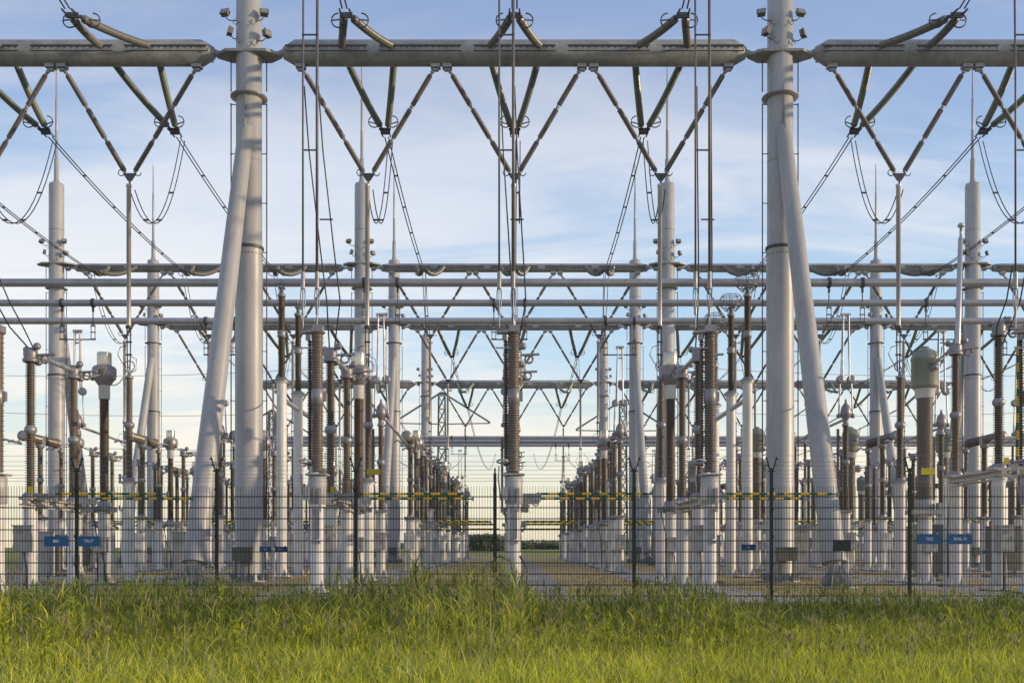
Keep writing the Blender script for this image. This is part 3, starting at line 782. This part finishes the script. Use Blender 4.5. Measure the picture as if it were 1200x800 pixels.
for n, (y, z, r) in enumerate(((88.3,10.55,.145),(91.3,10.55,.21),(94.3,10.5,.145))):
    bus(y, z, -25.2, 48, r, (-1,0,1,2), n-1, ('first', 'second, thickest', 'third')[n]+' of the three far horizontal grey bus tubes', n == 2)
    for x in (-25.05, -8.37, 8.37, 25.05, 41.75):
        o = inst('bp'); o.location = (x, y, -.08)
        tag(o, 'distant bus support, %s, under far tube %s' % (colname(x), ('one','two','three')[n]), 'support', 'bus tube supports')
for x, w in ((-8.37,'left'),(8.37,'right')):
    o = MB().cyl((0,0,0),(0,6.0,-.05),.09,n=12).build('tie_tube','dropper'); o.location = (x+(.0), 36.8, 6.45)
    tag(o, 'horizontal tie tube joining the bus supports near the %s big pole' % w, 'tube')

# droppers in front of the nearest gantry, hanging from the line conductors to the front equipment
for (k, j, x) in lanes(1):
    if not vis(x, VT_Y, 60): continue
    t = empty('dropper_cable', (x, VT_Y, 0)); ln = lanename(k, j)
    for dx, r in ((-.36,.024),(-.03,.034)):
        zt = 17.3
        b = MB(); b.tube([(dx,.1,zt),(dx,0,12),(dx,0,7.3)], r, 8); b.build('cable','wirel',t)
        b = MB(); b.cyl((dx,0,7.55),(dx,0,7.15),.05,n=10); 
        for q in (-.055,.055): b.tube([(dx+q*.6,0,7.2),(dx+q,0,7.0),(dx+q*.8,0,6.75),(dx,0,6.6)],.014,5)
        b.cyl((dx,0,7.15),(dx,0,6.3 if dx > -.1 else 6.15),.016,n=6); b.cyl((dx,0,6.72),(dx,0,6.55),.035,n=8); b.build('clamp','steel',t)
    for dx in (-.33, .0):
        b = MB(); pts = [(dx-.1,0,7.7),(dx,.5,7.0),(dx+.05,1.1,6.5),(dx*.4+.06,1.6,6.1)] if k else [(dx,0,11.9),(dx+.06,.25,10.5),(dx+.20,.9,8.4),(dx+.28,1.35,7.2),(dx*.4+.08,1.72,6.12)]; b.tube(pts,.018,6); b.build('branch_cable','wire',t)
    for z in (13.1, 10.4): MB().bar((-.38,0,z),(.0,0,z),.03,.03).build('spacer','darkst',t)
    if k == 0: MB().bar((-.1,.7,9.0),(.22,.7,9.0),.03,.03).build('spacer','darkst',t)
    tag(t, 'vertical cables dropping to the front equipment, %s' % ln, 'cable', 'vertical dropper cables')

# ------------------------------------------------------------------ fence
FY = 18.6
t = empty('mesh_fence', (0, FY, 0))
PX = [(px-603)*FY/F for px in (90,254,417,580,743,904,1066)]
sp = 2.53
xs = [PX[0]-sp*3, PX[0]-sp*2, PX[0]-sp]+PX+[PX[-1]+sp, PX[-1]+sp*2, PX[-1]+sp*3]
arms = {90:1,417:1,743:1,904:1,1066:1}
for i, x in enumerate(xs):
    b = MB(); b.box((x,0,1.22),(.055,.05,2.44))
    zt = 2.40
    b.box((x,0,zt+.06),(.03,.03,.16))
    if i % 5 != 1:
        for s in (-1,1): b.bar((x,0,zt),(x+s*.10,s*.02,zt+.34),.022,.022)
        for q in range(3):
            for s in (-1,1): b.box((x+s*(.04+.03*q),s*.01,zt+.08+.11*q),(.05,.03,.02))
    for z in (.3,.8,1.3,1.8,2.15): b.box((x,-.035,z),(.07,.03,.05))
    b.build('post','fence',t)
for i in range(len(xs)-1):
    b = MB(); x0, x1 = xs[i]+.03, xs[i+1]-.03
    n = int((x1-x0)/.05)
    for q in range(n+1):
        x = x0+(x1-x0)*q/n; b.box((x,0,1.105),(.0065,.006,2.21))
    for q in range(12):
        z = .02+.2*q
        if z > 2.2: break
        for s in (-1,1): b.box(((x0+x1)/2,s*.007,z),(x1-x0,.007,.019))
    b.build('mesh_panel','fence',t)
for q, z in enumerate((2.30,2.36,2.42,2.50,2.58,2.66,2.76)):
    b = MB(); b.tube([(xs[0],.05*(q%2),z)]+[(x,.05*(q%2),z+random.uniform(-.006,.006)) for x in xs]+[(xs[-1],.05*(q%2),z)],.0032,4); b.build('wire_strand','steel',t)
tag(t, 'dark green welded mesh fence with barbed arms along the yard', 'fence')

def text_mesh(name, body, size, parent, loc, material='white'):
    cu = bpy.data.curves.new(name, 'FONT'); cu.body = body; cu.size = size; cu.align_x = 'CENTER'; cu.align_y = 'CENTER'; cu.extrude = .001
    o = bpy.data.objects.new(name+'_curve', cu); COL.objects.link(o)
    bpy.context.view_layer.update()
    me = bpy.data.meshes.new_from_object(o.evaluated_get(bpy.context.evaluated_depsgraph_get()))
    COL.objects.unlink(o); bpy.data.objects.remove(o)
    me.materials.clear(); me.materials.append(M[material])
    r = bpy.data.objects.new(name, me); COL.objects.link(r); r.rotation_euler = (PI/2,0,0); r.location = loc; r.parent = parent
    return r
def sign(px, py, d, w, h, body, label, post=False, m='blue'):
    x = (px-603)*d/F; z = EYE+(641-py)*d/F
    t = empty('sign', (x, d, 0))
    b = MB().box((0,0,z),(w,.012,h)); b.build('panel', m, t)
    f = MB()
    for q in (-1,1): f.box((q*w*.46,-.008,z+h*.34),(.012,.006,.012))
    f.bar((-w*.46,.008,z+h*.34),(w*.46,.008,z+h*.34),.004,.01); f.build('rivets','steel',t)
    if body: text_mesh('lettering', body, h*.42, t, (0,-.0085,z))
    if post: MB().box((w*.5+.06,.02,z*.5),(.045,.045,z+.1)).build('post','column',t)
    else: 
        MB().box((-w*.35,.02,z+h*.5),(.03,.03,.06)).box((w*.35,.02,z+h*.5),(.03,.03,.06)).build('clip','steel',t)
    tag(t, label, 'sign', None); return t
s_ = FY-.03
sign(66,633.8,s_,.445,.185,'881','blue rectangular sign on the fence, leftmost, white number')
sign(104,633.8,s_,.40,.185,'TR17','blue sign on the fence directly right of the leftmost fence post')
sign(1089,631.2,s_,.435,.185,'TR2','blue sign on the right part of the fence, left of the white marker post')
sign(1125,631.2,s_,.435,.185,'RAIL N','blue sign at right, immediately right of the white marker post')
t = MB().box((0,0,1.0),(.05,.04,2.6)).box((0,0,0),(.24,.18,.06)).build('marker_post','column'); t.location = (((1107.5-603)*19.2/F), 19.2, .1); 
tag(t, 'slim white marker post behind the fence between two blue signs', 'post')
sign(311,643.4,27.5,.32,.15,'24','small blue sign right of the left big pole, left one of two',True)
sign(328.5,643.4,33.3,.46,.19,'W12','small blue sign on the bus support right of the left big pole')
sign(877,641,35.9,.50,.21,'380','small blue sign on the bus support left of the right big pole')
sign(44.5,649,45,.36,.15,'L1','tiny dark blue sign low behind the fence at far left')
sign(1156,646.5,45,.36,.15,'L3','tiny dark blue sign low behind the fence at far right')
sign(438,552.5,31.6,.42,.17,None,'yellow notice hung between two insulators right of the left big pole',False,'yellow')
sign(1087.5,552,29.9,.40,.18,None,'yellow notice on the big olive transformer insulator',False,'yellow')
# board on a stand by the right brace foot
x = (985-603)*26.4/F
t = empty('notice_board', (x, 26.3, 0)); MB().box((0,0,1.15),(.46,.03,.29)).build('board','dgrn',t)
b = MB().bar((0,.0,1.0),(0,0,.75),.04,.04).bar((0,0,.75),(-.1,0,.1),.035,.035).bar((0,0,.75),(.1,0,.1),.035,.035).box((0,0,.05),(.34,.3,.1)); b.build('stand','steel',t)
tag(t, 'dark notice board on a stand before the right pole brace', 'board')

# small kit close to the columns: control cabinets and marshalling boxes ------------
kit = [(-14.2,30.5,.8,1.3,'box'),(-11.0,34.5,.9,1.35,'box'),(-17.6,38.5,1.0,1.3,'boxd'),(-19.6,42,1.0,1.35,'box'),(-6.4,40.5,.8,1.3,'box'),
       (5.9,31.2,.65,1.2,'box'),(6.6,39.0,.9,1.5,'box'),(9.7,35.4,.8,1.4,'box'),(13.6,33.0,1.0,1.55,'boxd'),(14.9,38,1.1,1.6,'olive'),(11.2,41.5,1.0,1.5,'box'),(17.9,37.5,1.1,1.6,'boxd'),(10.3,45.5,.9,1.3,'box'),
       (-20.2,47.5,1.0,1.3,'boxd'),(-9.8,44.5,1.0,1.4,'box')]
near = ['low grey cabinet %s' % s for s in ('left of the row of front columns','behind the left pole foot at left')]
for n, (x, y, w, h, m) in enumerate(kit):
    t = empty('control_cabinet', (x, y, 0)); cabinet(t, 0, 0, .25, w, .5, h, m)
    MB().box((0,0,.03),(w+.2,.7,.1)).build('footing','conc',t)
    kk = min(lanes(1), key=lambda q: abs(q[2]-x)); side = 'left' if x < kk[2] else 'right'
    tag(t, '%s cabinet, %s side of %s, %s' % ({'box':'grey','boxd':'dull dark','olive':'olive'}[m], side, lanename(kk[0],kk[1]), 'close to the front' if y < 36 else ('midway back' if y < 44 else 'far back')), 'cabinet', 'control cabinets')

# cable trench covers by the centre column
b = MB().tube([(-.1,0,.02),(-.45,-.1,.45),(-.55,-.2,.75),(-.35,-.2,.9),(-.1,-.1,.8)],.028,6).tube([(.12,0,.9),(.3,-.05,.6),(.28,0,.2),(.45,0,.02)],.025,6); o = b.build('cable_loop','darkst'); o.location=(0,23.8,0)
tag(o,'dark cable loop at the foot of the centre column','cable')

# ------------------------------------------------------------------ lattice towers beyond the yard
def lattice(x, y, h, w0, w1, label):
    t = empty('lattice_tower', (x, y, 0)); b = MB(); n = 12
    def c(z, sx, sy):
        w = (w0+(w1-w0)*z/h)/2; return Vector((sx*w, sy*w, z))
    for sx in (-1,1):
        for sy in (-1,1): b.bar(c(0,sx,sy), c(h,sx,sy), .16, .16)
    for i in range(n):
        z0 = h*i/n; z1 = h*(i+1)/n
        for (a, e) in (((-1,-1),(1,-1)),((-1,1),(1,1)),((-1,-1),(-1,1)),((1,-1),(1,1))):
            b.bar(c(z0,*a), c(z1,*e), .09,.09); b.bar(c(z0,*e), c(z1,*a), .09,.09); b.bar(c(z1,*a), c(z1,*e), .08,.08)
    b.build('mast','lattice',t)
    b = MB()
    for s in (-1,1):
        b.bar((0,0,h+.5),(s*6.5,0,h-3.6),.22,.22)
        b.bar((s*.6,0,h-3.8),(s*6.5,0,h-3.7),.14,.14)
    b.bar((-w1*.5,0,h+.3),(w1*.5,0,h+.3),.3,.3)
    b.build('crossarm','lattice',t)
    tag(t, label, 'pylon', 'lattice towers beyond the yard')
lattice(-9.8, 138, 21.5, 1.3, .85, 'slim lattice tower beyond the yard, left of the centre column')
lattice(-36.0, 152, 21.0, 1.5, .9, 'lattice tower beyond the yard, just right of the left big pole')
lattice(15.0, 142, 21.0, 1.3, .85, 'lattice tower beyond the yard right of the centre, between distant poles')
for n, (z0, z1, wh) in enumerate(((21.5,25.5,'uppermost'),(15.0,20.5,'middle'),(9.5,16.5,'lowest'))):
    for s, nm in ((-1,'left'),(1,'right')):
        p0 = Vector((s*25, 150, z0+6)); p1 = Vector((s*150, 175, z1+10))
        o = MB().tube([q-p0 for q in catenary(p0,p1,3,24)],.035,5).build('distant_conductor','wire'); o.location = p0
        tag(o, '%s thin distant overhead wire crossing the sky at the %s' % (wh, nm), 'cable', 'distant overhead wires')

# ------------------------------------------------------------------ vegetation
def leaf_mat(name, base):
    m = bpy.data.materials.new(name); m.use_nodes = True; nt = m.node_tree; b = nt.nodes['Principled BSDF']
    at = nt.nodes.new('ShaderNodeAttribute'); at.attribute_name = 'tint'
    tc = nt.nodes.new('ShaderNodeTexCoord'); nz = nt.nodes.new('ShaderNodeTexNoise'); nz.inputs['Scale'].default_value = .9; nz.inputs['Detail'].default_value = 3
    nt.links.new(tc.outputs['Object'], nz.inputs['Vector'])
    mr = nt.nodes.new('ShaderNodeMapRange'); mr.inputs[3].default_value = .70; mr.inputs[4].default_value = 1.3; nt.links.new(nz.outputs[0], mr.inputs[0])
    mx = nt.nodes.new('ShaderNodeVectorMath'); mx.operation = 'SCALE'; nt.links.new(at.outputs['Color'], mx.inputs[0]); nt.links.new(mr.outputs[0], mx.inputs[3])
    nt.links.new(mx.outputs[0], b.inputs['Base Color']); b.inputs['Roughness'].default_value = .6; b.inputs['Specular IOR Level'].default_value = .25
    tr = nt.nodes.new('ShaderNodeBsdfTranslucent'); nt.links.new(mx.outputs[0], tr.inputs['Color'])
    ms = nt.nodes.new('ShaderNodeMixShader'); ms.inputs[0].default_value = .38
    nt.links.new(b.outputs[0], ms.inputs[1]); nt.links.new(tr.outputs[0], ms.inputs[2]); nt.links.new(ms.outputs[0], nt.nodes['Material Output'].inputs['Surface'])
    return m
M['blade'] = leaf_mat('grass_blade', None)

def blades(name, N, xy, hgt, wid, lean, col, seg=4, z0=None):
    """numpy field of bent tapering blades"""
    x, y = xy; ang = np.random.uniform(0, 2*PI, N); la = np.random.uniform(0, 2*PI, N)
    V = np.zeros((N, (seg+1)*2, 3), np.float32); C = np.zeros((N, (seg+1)*2, 4), np.float32)
    base = np.zeros(N) if z0 is None else z0
    wx = np.cos(ang); wy = np.sin(ang); lx = np.cos(la); ly = np.sin(la)
    for s in range(seg+1):
        u = s/seg; w = wid*(1-u**1.6)*.5+.0006
        off = lean*(u**2)*hgt; hz = hgt*(u - .35*lean*u**2)
        for q, sg in enumerate((-1, 1)):
            V[:, s*2+q, 0] = x+lx*off+wx*w*sg; V[:, s*2+q, 1] = y+ly*off+wy*w*sg; V[:, s*2+q, 2] = base+hz
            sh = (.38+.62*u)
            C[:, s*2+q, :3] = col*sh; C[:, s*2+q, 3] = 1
    nv = N*(seg+1)*2; Fc = np.zeros((N, seg, 4), np.int32); b0 = (np.arange(N)*(seg+1)*2)[:, None]
    for s in range(seg):
        Fc[:, s, 0] = b0[:,0]+s*2; Fc[:, s, 1] = b0[:,0]+s*2+1; Fc[:, s, 2] = b0[:,0]+s*2+3; Fc[:, s, 3] = b0[:,0]+s*2+2
    return V.reshape(-1,3), Fc.reshape(-1,4), C.reshape(-1,4)
def mesh_np(name, parts, material):
    Vs = []; Fs = []; Cs = []; o = 0
    for V, Fc, C in parts: Vs.append(V); Fs.append(Fc+o); Cs.append(C); o += len(V)
    V = np.concatenate(Vs); Fc = np.concatenate(Fs); C = np.concatenate(Cs)
    me = bpy.data.meshes.new(name); me.vertices.add(len(V)); me.vertices.foreach_set('co', V.ravel().astype(np.float32))
    me.loops.add(Fc.size); me.loops.foreach_set('vertex_index', Fc.ravel().astype(np.int32))
    me.polygons.add(len(Fc)); me.polygons.foreach_set('loop_start', np.arange(0, Fc.size, 4, dtype=np.int32)); me.polygons.foreach_set('loop_total', np.full(len(Fc), 4, np.int32))
    me.update(calc_edges=True); me.polygons.foreach_set('use_smooth', np.ones(len(Fc), bool))
    ca = me.color_attributes.new('tint', 'FLOAT_COLOR', 'POINT'); ca.data.foreach_set('color', C.ravel().astype(np.float32))
    me.materials.append(M[material]); o = bpy.data.objects.new(name, me); COL.objects.link(o); return o
def smooth_noise(x, y, f, seed):
    rs = np.random.RandomState(seed); out = np.zeros_like(x)
    for k in range(5):
        a = rs.uniform(0, 2*PI); ff = f*(1.5**k); out += np.sin((x*np.cos(a)+y*np.sin(a))*ff+rs.uniform(0, 6))/(1.25**k)
    return out/3.4
def tone(x, y, N, bright):
    c = np.zeros((N,3)); r = np.random.rand(N)[:,None]
    dark = np.array([.09,.155,.035]); mid = np.array([.32,.40,.085]); yel = np.array([1.0,.98,.08]); straw = np.array([.66,.58,.30])
    c = dark*(1-r)+mid*r
    pt = (smooth_noise(x, y, 2.4, 31) > .25)[:,None]; c = c*np.where(pt, .60, 1.0)
    c = c*(1-bright[:,None])+(mid*(1-r)+yel*r)*bright[:,None]
    pick = np.random.rand(N) < .05; c[pick] = straw
    c *= np.random.uniform(.75,1.25,N)[:,None]
    return c
parts = []
# near bright grass
N = 95000; y = 5.2+(17.9-5.2)*np.random.rand(N)**1.15; x = np.random.uniform(-.56,.56,N)*y
nz = smooth_noise(x, y, 1.1, 3)
bright = np.clip((13.0-y)/3.2+nz*.5, 0, 1)
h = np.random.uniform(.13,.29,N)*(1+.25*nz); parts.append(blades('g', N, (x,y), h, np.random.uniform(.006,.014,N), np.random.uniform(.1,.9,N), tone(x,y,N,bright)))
# reed belt: taller
def topz(x, y):
    px = 603+x*F/y
    t = np.where(px < 250, .72, np.where(px < 480, .70, np.where(px < 615, 1.02, np.where(px < 850, .62, .50))))
    return t
N = 34000; y = np.random.uniform(11.2,17.3,N); x = np.random.uniform(-.56,.56,N)*y
nz = smooth_noise(x, y, 1.7, 9); keep = nz > -.55; x = x[keep]; y = y[keep]; nz = nz[keep]; N = len(x)
h = np.random.uniform(.26,.46,N)*topz(x,y)*(1+.42*nz)
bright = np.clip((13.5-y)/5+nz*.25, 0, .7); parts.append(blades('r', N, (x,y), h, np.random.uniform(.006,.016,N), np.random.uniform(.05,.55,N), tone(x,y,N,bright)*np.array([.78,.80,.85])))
# reed stalks with side leaves
N = 4200; y = np.random.uniform(9.5,17.9,N); x = np.random.uniform(-.56,.56,N)*y; nz = smooth_noise(x,y,1.7,9)
H = np.random.uniform(.34,.74,N)*topz(x,y)*(1+.5*nz)*np.clip((y-4)/8,.55,1.1)
bright = np.clip((13-y)/4+.2, .1, .9)
parts.append(blades('s', N, (x,y), H, np.full(N,.009), np.random.uniform(0,.15,N), tone(x,y,N,bright)))
for q in range(6):
    u = np.random.uniform(.35,.98,N); parts.append(blades('l', N, (x,y), H*np.random.uniform(.28,.5,N), np.random.uniform(.008,.018,N), np.random.uniform(.3,1.2,N), tone(x,y,N,bright)*1.1, 4, H*u*.97))
N = 2600; y = np.random.uniform(7.0,16.8,N); x = np.random.uniform(-.56,.56,N)*y
parts.append(blades('p', N, (x,y), np.random.uniform(.28,.52,N)*topz(x,y), np.random.uniform(.012,.022,N), np.random.uniform(.2,1.2,N), np.array([.62,.66,.27])*np.random.uniform(.5,1.1,N)[:,None], 5))
N = 420; y = np.random.uniform(8.0,17.5,N); x = np.random.uniform(-.56,.56,N)*y; H = np.random.uniform(.45,.8,N)*topz(x,y)
parts.append(blades('k', N, (x,y), H, np.full(N,.007), np.random.uniform(0,.25,N), np.tile(np.array([.62,.55,.30]),(N,1)), 4))
for q in range(7):
    parts.append(blades('h', N, (x,y), np.random.uniform(.05,.11,N), np.full(N,.010), np.random.uniform(.2,1.0,N), np.tile(np.array([.66,.56,.34]),(N,1))*np.random.uniform(.6,1.1,N)[:,None], 2, H*(.84+.02*q)))
# sparse blades at the fence foot and inside
N = 9000; y = np.random.uniform(17.3,19.8,N); x = np.random.uniform(-.56,.56,N)*y; nz = smooth_noise(x,y,2.2,5); keep = nz > .0+np.where(603+x*F/y > 640, .35, 0); x=x[keep]; y=y[keep]; N=len(x)
parts.append(blades('f', N, (x,y), np.random.uniform(.10,.34,N), np.random.uniform(.006,.014,N), np.random.uniform(.1,.9,N), tone(x,y,N,np.full(N,.3))))
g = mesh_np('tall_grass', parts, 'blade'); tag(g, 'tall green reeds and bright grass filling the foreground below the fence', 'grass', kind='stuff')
# bright flowering weeds, countable
def weed(px, y, h, label):
    x = (px-603)*y/F; N = 80; u = np.random.rand(N)
    V = blades('w', N, (np.random.normal(0,.015,N), np.random.normal(0,.015,N)), np.random.uniform(.03,.085,N), np.random.uniform(.010,.022,N), np.random.uniform(.6,1.6,N),
               np.array([.75,.85,.08])*np.random.uniform(.7,1.2,N)[:,None], 3, h*(.35+.65*u))
    S = blades('w', 3, (np.zeros(3),np.zeros(3)), np.full(3,h), np.full(3,.012), np.zeros(3), np.tile(np.array([.12,.16,.03]),(3,1)), 3)
    o = mesh_np('flowering_weed', [V,S], 'blade'); o.location = (x,y,0); tag(o, label, 'weed', 'yellow-green weeds in the grass')
weed(52, 8.6, .42, 'bright yellow-green weed standing at bottom left, second from the edge'); weed(4, 9.2, .50, 'yellow-green weed cut by the left frame edge')
weed(84, 11.3, .55, 'tall yellow-green weed in the left reeds'); weed(260, 12.8, .62, 'yellow-green weed standing below the left big pole')
weed(624, 11.5, .62, 'bright weed below the centre column'); weed(690, 11.0, .45, 'yellowish weed right of the centre weed'); weed(275, 9.3, .42, 'low bright weed near the bottom left of centre')
weed(715, 9.8, .44, 'low orange-yellow weed right of centre near the bottom')
# dry tufts in the yard
parts = []
N = 26000; y = 22+(70-22)*np.random.rand(N)**1.3; x = np.random.uniform(-.54,.54,N)*y; nz = smooth_noise(x,y,.9,21); keep = (nz > .0) & ((np.abs(x) > 1.5)|(np.random.rand(N) < .03)); x=x[keep]; y=y[keep]; N=len(x)
r = np.random.rand(N)[:,None]; c = np.array([.50,.37,.18])*r+np.array([.26,.27,.08])*(1-r)
parts.append(blades('d', N, (x,y), np.random.uniform(.04,.16,N), np.random.uniform(.012,.026,N), np.random.uniform(.1,.9,N), c, 2))
g = mesh_np('yard_tufts', parts, 'blade'); tag(g, 'short dry tufts of brown and green grass between the equipment', 'grass', kind='stuff')

# distant tree belt
def treebelt(name, x0, x1, y, hmin, hmax, label):
    xs_ = []; parts_ = []
    N = 60000; cl = int((x1-x0)/3.5)+2; cx = np.random.uniform(x0,x1,cl); ch = np.random.uniform(hmin,hmax,cl); cw = np.random.uniform(4,9,cl); cy = y+np.random.uniform(-12,12,cl)
    idx = np.random.randint(0,cl,N); th = np.random.uniform(0,2*PI,N); ph = np.random.uniform(-.2,1,N); rr = np.random.uniform(.55,1,N)
    px_ = cx[idx]+cw[idx]*rr*np.cos(th)*np.sqrt(1-np.clip(ph,0,1)**2*.9); py_ = cy[idx]+cw[idx]*rr*np.sin(th)*.6; pz = ch[idx]*np.clip(.30+.62*ph*rr-.25*(np.random.rand(N)<.4), -.02, 1)
    c = np.array([.12,.15,.08])[None,:]*np.random.uniform(.6,1.5,N)[:,None]+np.array([.24,.25,.22])  # pale grey added to the leaf colour paints in distance haze
    parts_.append(blades('t', N, (px_,py_), np.random.uniform(.6,1.5,N), np.random.uniform(.5,1.1,N), np.random.uniform(0,1,N), c, 2, np.maximum(pz,0)))
    o = mesh_np(name, parts_, 'blade'); tag(o, label, 'trees', kind='stuff')
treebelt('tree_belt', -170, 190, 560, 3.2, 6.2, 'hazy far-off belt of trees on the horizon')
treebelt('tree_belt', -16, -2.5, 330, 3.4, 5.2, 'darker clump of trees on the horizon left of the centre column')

# ------------------------------------------------------------------ sky, sun, camera
SUN_EL = math.radians(11); SUN_AZ = math.radians(99)    # azimuth from +Y towards +X
w = bpy.data.worlds.new('World'); SC.world = w; w.use_nodes = True; nt = w.node_tree
bg = nt.nodes['Background']
sky = nt.nodes.new('ShaderNodeTexSky'); sky.sky_type = 'NISHITA'; sky.sun_disc = False; sky.sun_elevation = SUN_EL; sky.sun_rotation = SUN_AZ
sky.air_density = 1.0; sky.dust_density = 1.2; sky.ozone_density = 1.5
tc = nt.nodes.new('ShaderNodeTexCoord'); sx = nt.nodes.new('ShaderNodeSeparateXYZ'); nt.links.new(tc.outputs['Generated'], sx.inputs[0])
def math_(op, a, b=None, clamp=False):
    n = nt.nodes.new('ShaderNodeMath'); n.operation = op; n.use_clamp = clamp
    for i, q in enumerate((a, b)):
        if q is None: continue
        if isinstance(q, (int, float)): n.inputs[i].default_value = q
        else: nt.links.new(q, n.inputs[i])
    return n.outputs[0]
zc = math_('MAXIMUM', sx.outputs[2], 0.0)
den = math_('ADD', zc, .16)
u = math_('DIVIDE', sx.outputs[0], den); v = math_('DIVIDE', sx.outputs[1], den)
cb = nt.nodes.new('ShaderNodeCombineXYZ'); nt.links.new(math_('MULTIPLY', u, .42), cb.inputs[0]); nt.links.new(math_('MULTIPLY', v, 1.15), cb.inputs[1])
# big soft cloud fields, then wisps
n1 = nt.nodes.new('ShaderNodeTexNoise'); n1.inputs['Scale'].default_value = .75; n1.inputs['Detail'].default_value = 6; n1.inputs['Roughness'].default_value = .55; n1.inputs['Distortion'].default_value = .5
n2 = nt.nodes.new('ShaderNodeTexNoise'); n2.inputs['Scale'].default_value = 2.6; n2.inputs['Detail'].default_value = 8; n2.inputs['Roughness'].default_value = .6; n2.inputs['Distortion'].default_value = .9
mp1 = nt.nodes.new('ShaderNodeMapping'); mp1.inputs['Location'].default_value = (3.3, 1.7, 0); mp1.inputs['Rotation'].default_value = (0,0,.25); nt.links.new(cb.outputs[0], mp1.inputs[0])
nt.links.new(mp1.outputs[0], n1.inputs['Vector']); nt.links.new(mp1.outputs[0], n2.inputs['Vector'])
sm = math_('ADD', math_('MULTIPLY', n1.outputs[0], .64), math_('MULTIPLY', n2.outputs[0], .36))
cr = nt.nodes.new('ShaderNodeValToRGB'); cr.color_ramp.interpolation = 'EASE'
cr.color_ramp.elements[0].position = .42; cr.color_ramp.elements[1].position = .60; cr.color_ramp.elements[1].color = (.85,.85,.85,1)
nt.links.new(sm, cr.inputs[0])
# clear-sky tint by elevation, blended with the physical sky
gr = nt.nodes.new('ShaderNodeValToRGB'); e = gr.color_ramp.elements
e[0].position = 0.0; e[0].color = (.86,.77,.56,1)
e[1].position = .60; e[1].color = (.25,.33,.54,1)
for p, c in ((.05,(.84,.80,.64)),(.11,(.73,.80,.78)),(.18,(.53,.71,.86)),(.28,(.38,.56,.80)),(.40,(.31,.43,.68))):
    q = e.new(p); q.color = (*c,1)
nt.links.new(zc, gr.inputs[0])
mixc = nt.nodes.new('ShaderNodeMix'); mixc.data_type = 'RGBA'
nt.links.new(cr.outputs[0], mixc.inputs[0]); nt.links.new(gr.outputs[0], mixc.inputs[6])
cg = nt.nodes.new('ShaderNodeValToRGB'); e = cg.color_ramp.elements
e[0].position = 0; e[0].color = (1.0,.86,.64,1); e[1].position = .5; e[1].color = (.40,.44,.56,1)
for p, c in ((.10,(1.0,.91,.79)),(.22,(.95,.92,.90)),(.34,(.76,.79,.87))):
    q = e.new(p); q.color = (*c,1)
nt.links.new(zc, cg.inputs[0]); nt.links.new(cg.outputs[0], mixc.inputs[7])
sk = nt.nodes.new('ShaderNodeVectorMath'); sk.operation = 'SCALE'; sk.inputs[3].default_value = .09
nt.links.new(sky.outputs[0], sk.inputs[0])
mixs = nt.nodes.new('ShaderNodeMix'); mixs.data_type = 'RGBA'; mixs.inputs[0].default_value = .82
nt.links.new(sk.outputs[0], mixs.inputs[6]); nt.links.new(mixc.outputs[2], mixs.inputs[7])
nt.links.new(mixs.outputs[2], bg.inputs['Color']); bg.inputs['Strength'].default_value = 1.2

sl = bpy.data.lights.new('sun', 'SUN'); sl.energy = 3.2; sl.angle = math.radians(.6); sl.color = (1.0,.76,.47)
so = bpy.data.objects.new('sun', sl); COL.objects.link(so)
d = Vector((math.sin(SUN_AZ)*math.cos(SUN_EL), math.cos(SUN_AZ)*math.cos(SUN_EL), math.sin(SUN_EL)))
so.rotation_euler = d.to_track_quat('Z','Y').to_euler(); so.location = d*100

cam = bpy.data.cameras.new('camera'); co = bpy.data.objects.new('camera', cam); COL.objects.link(co)
cam.sensor_width = 36; cam.lens = 36; cam.shift_y = 241/1200; cam.shift_x = -3/1200
cam.clip_start = .1; cam.clip_end = 8000
co.location = (0,0,EYE); co.rotation_euler = (PI/2,0,0)
SC.camera = co
SC.view_settings.view_transform = 'Standard'; SC.view_settings.look = 'None'; SC.view_settings.exposure = 0
SC.render.resolution_x = 1024; SC.render.resolution_y = 682

for o in bpy.data.objects:
    if o.parent is None and o.get('label') and len(o['label'].split()) > 16: print('LONG', o['label'])
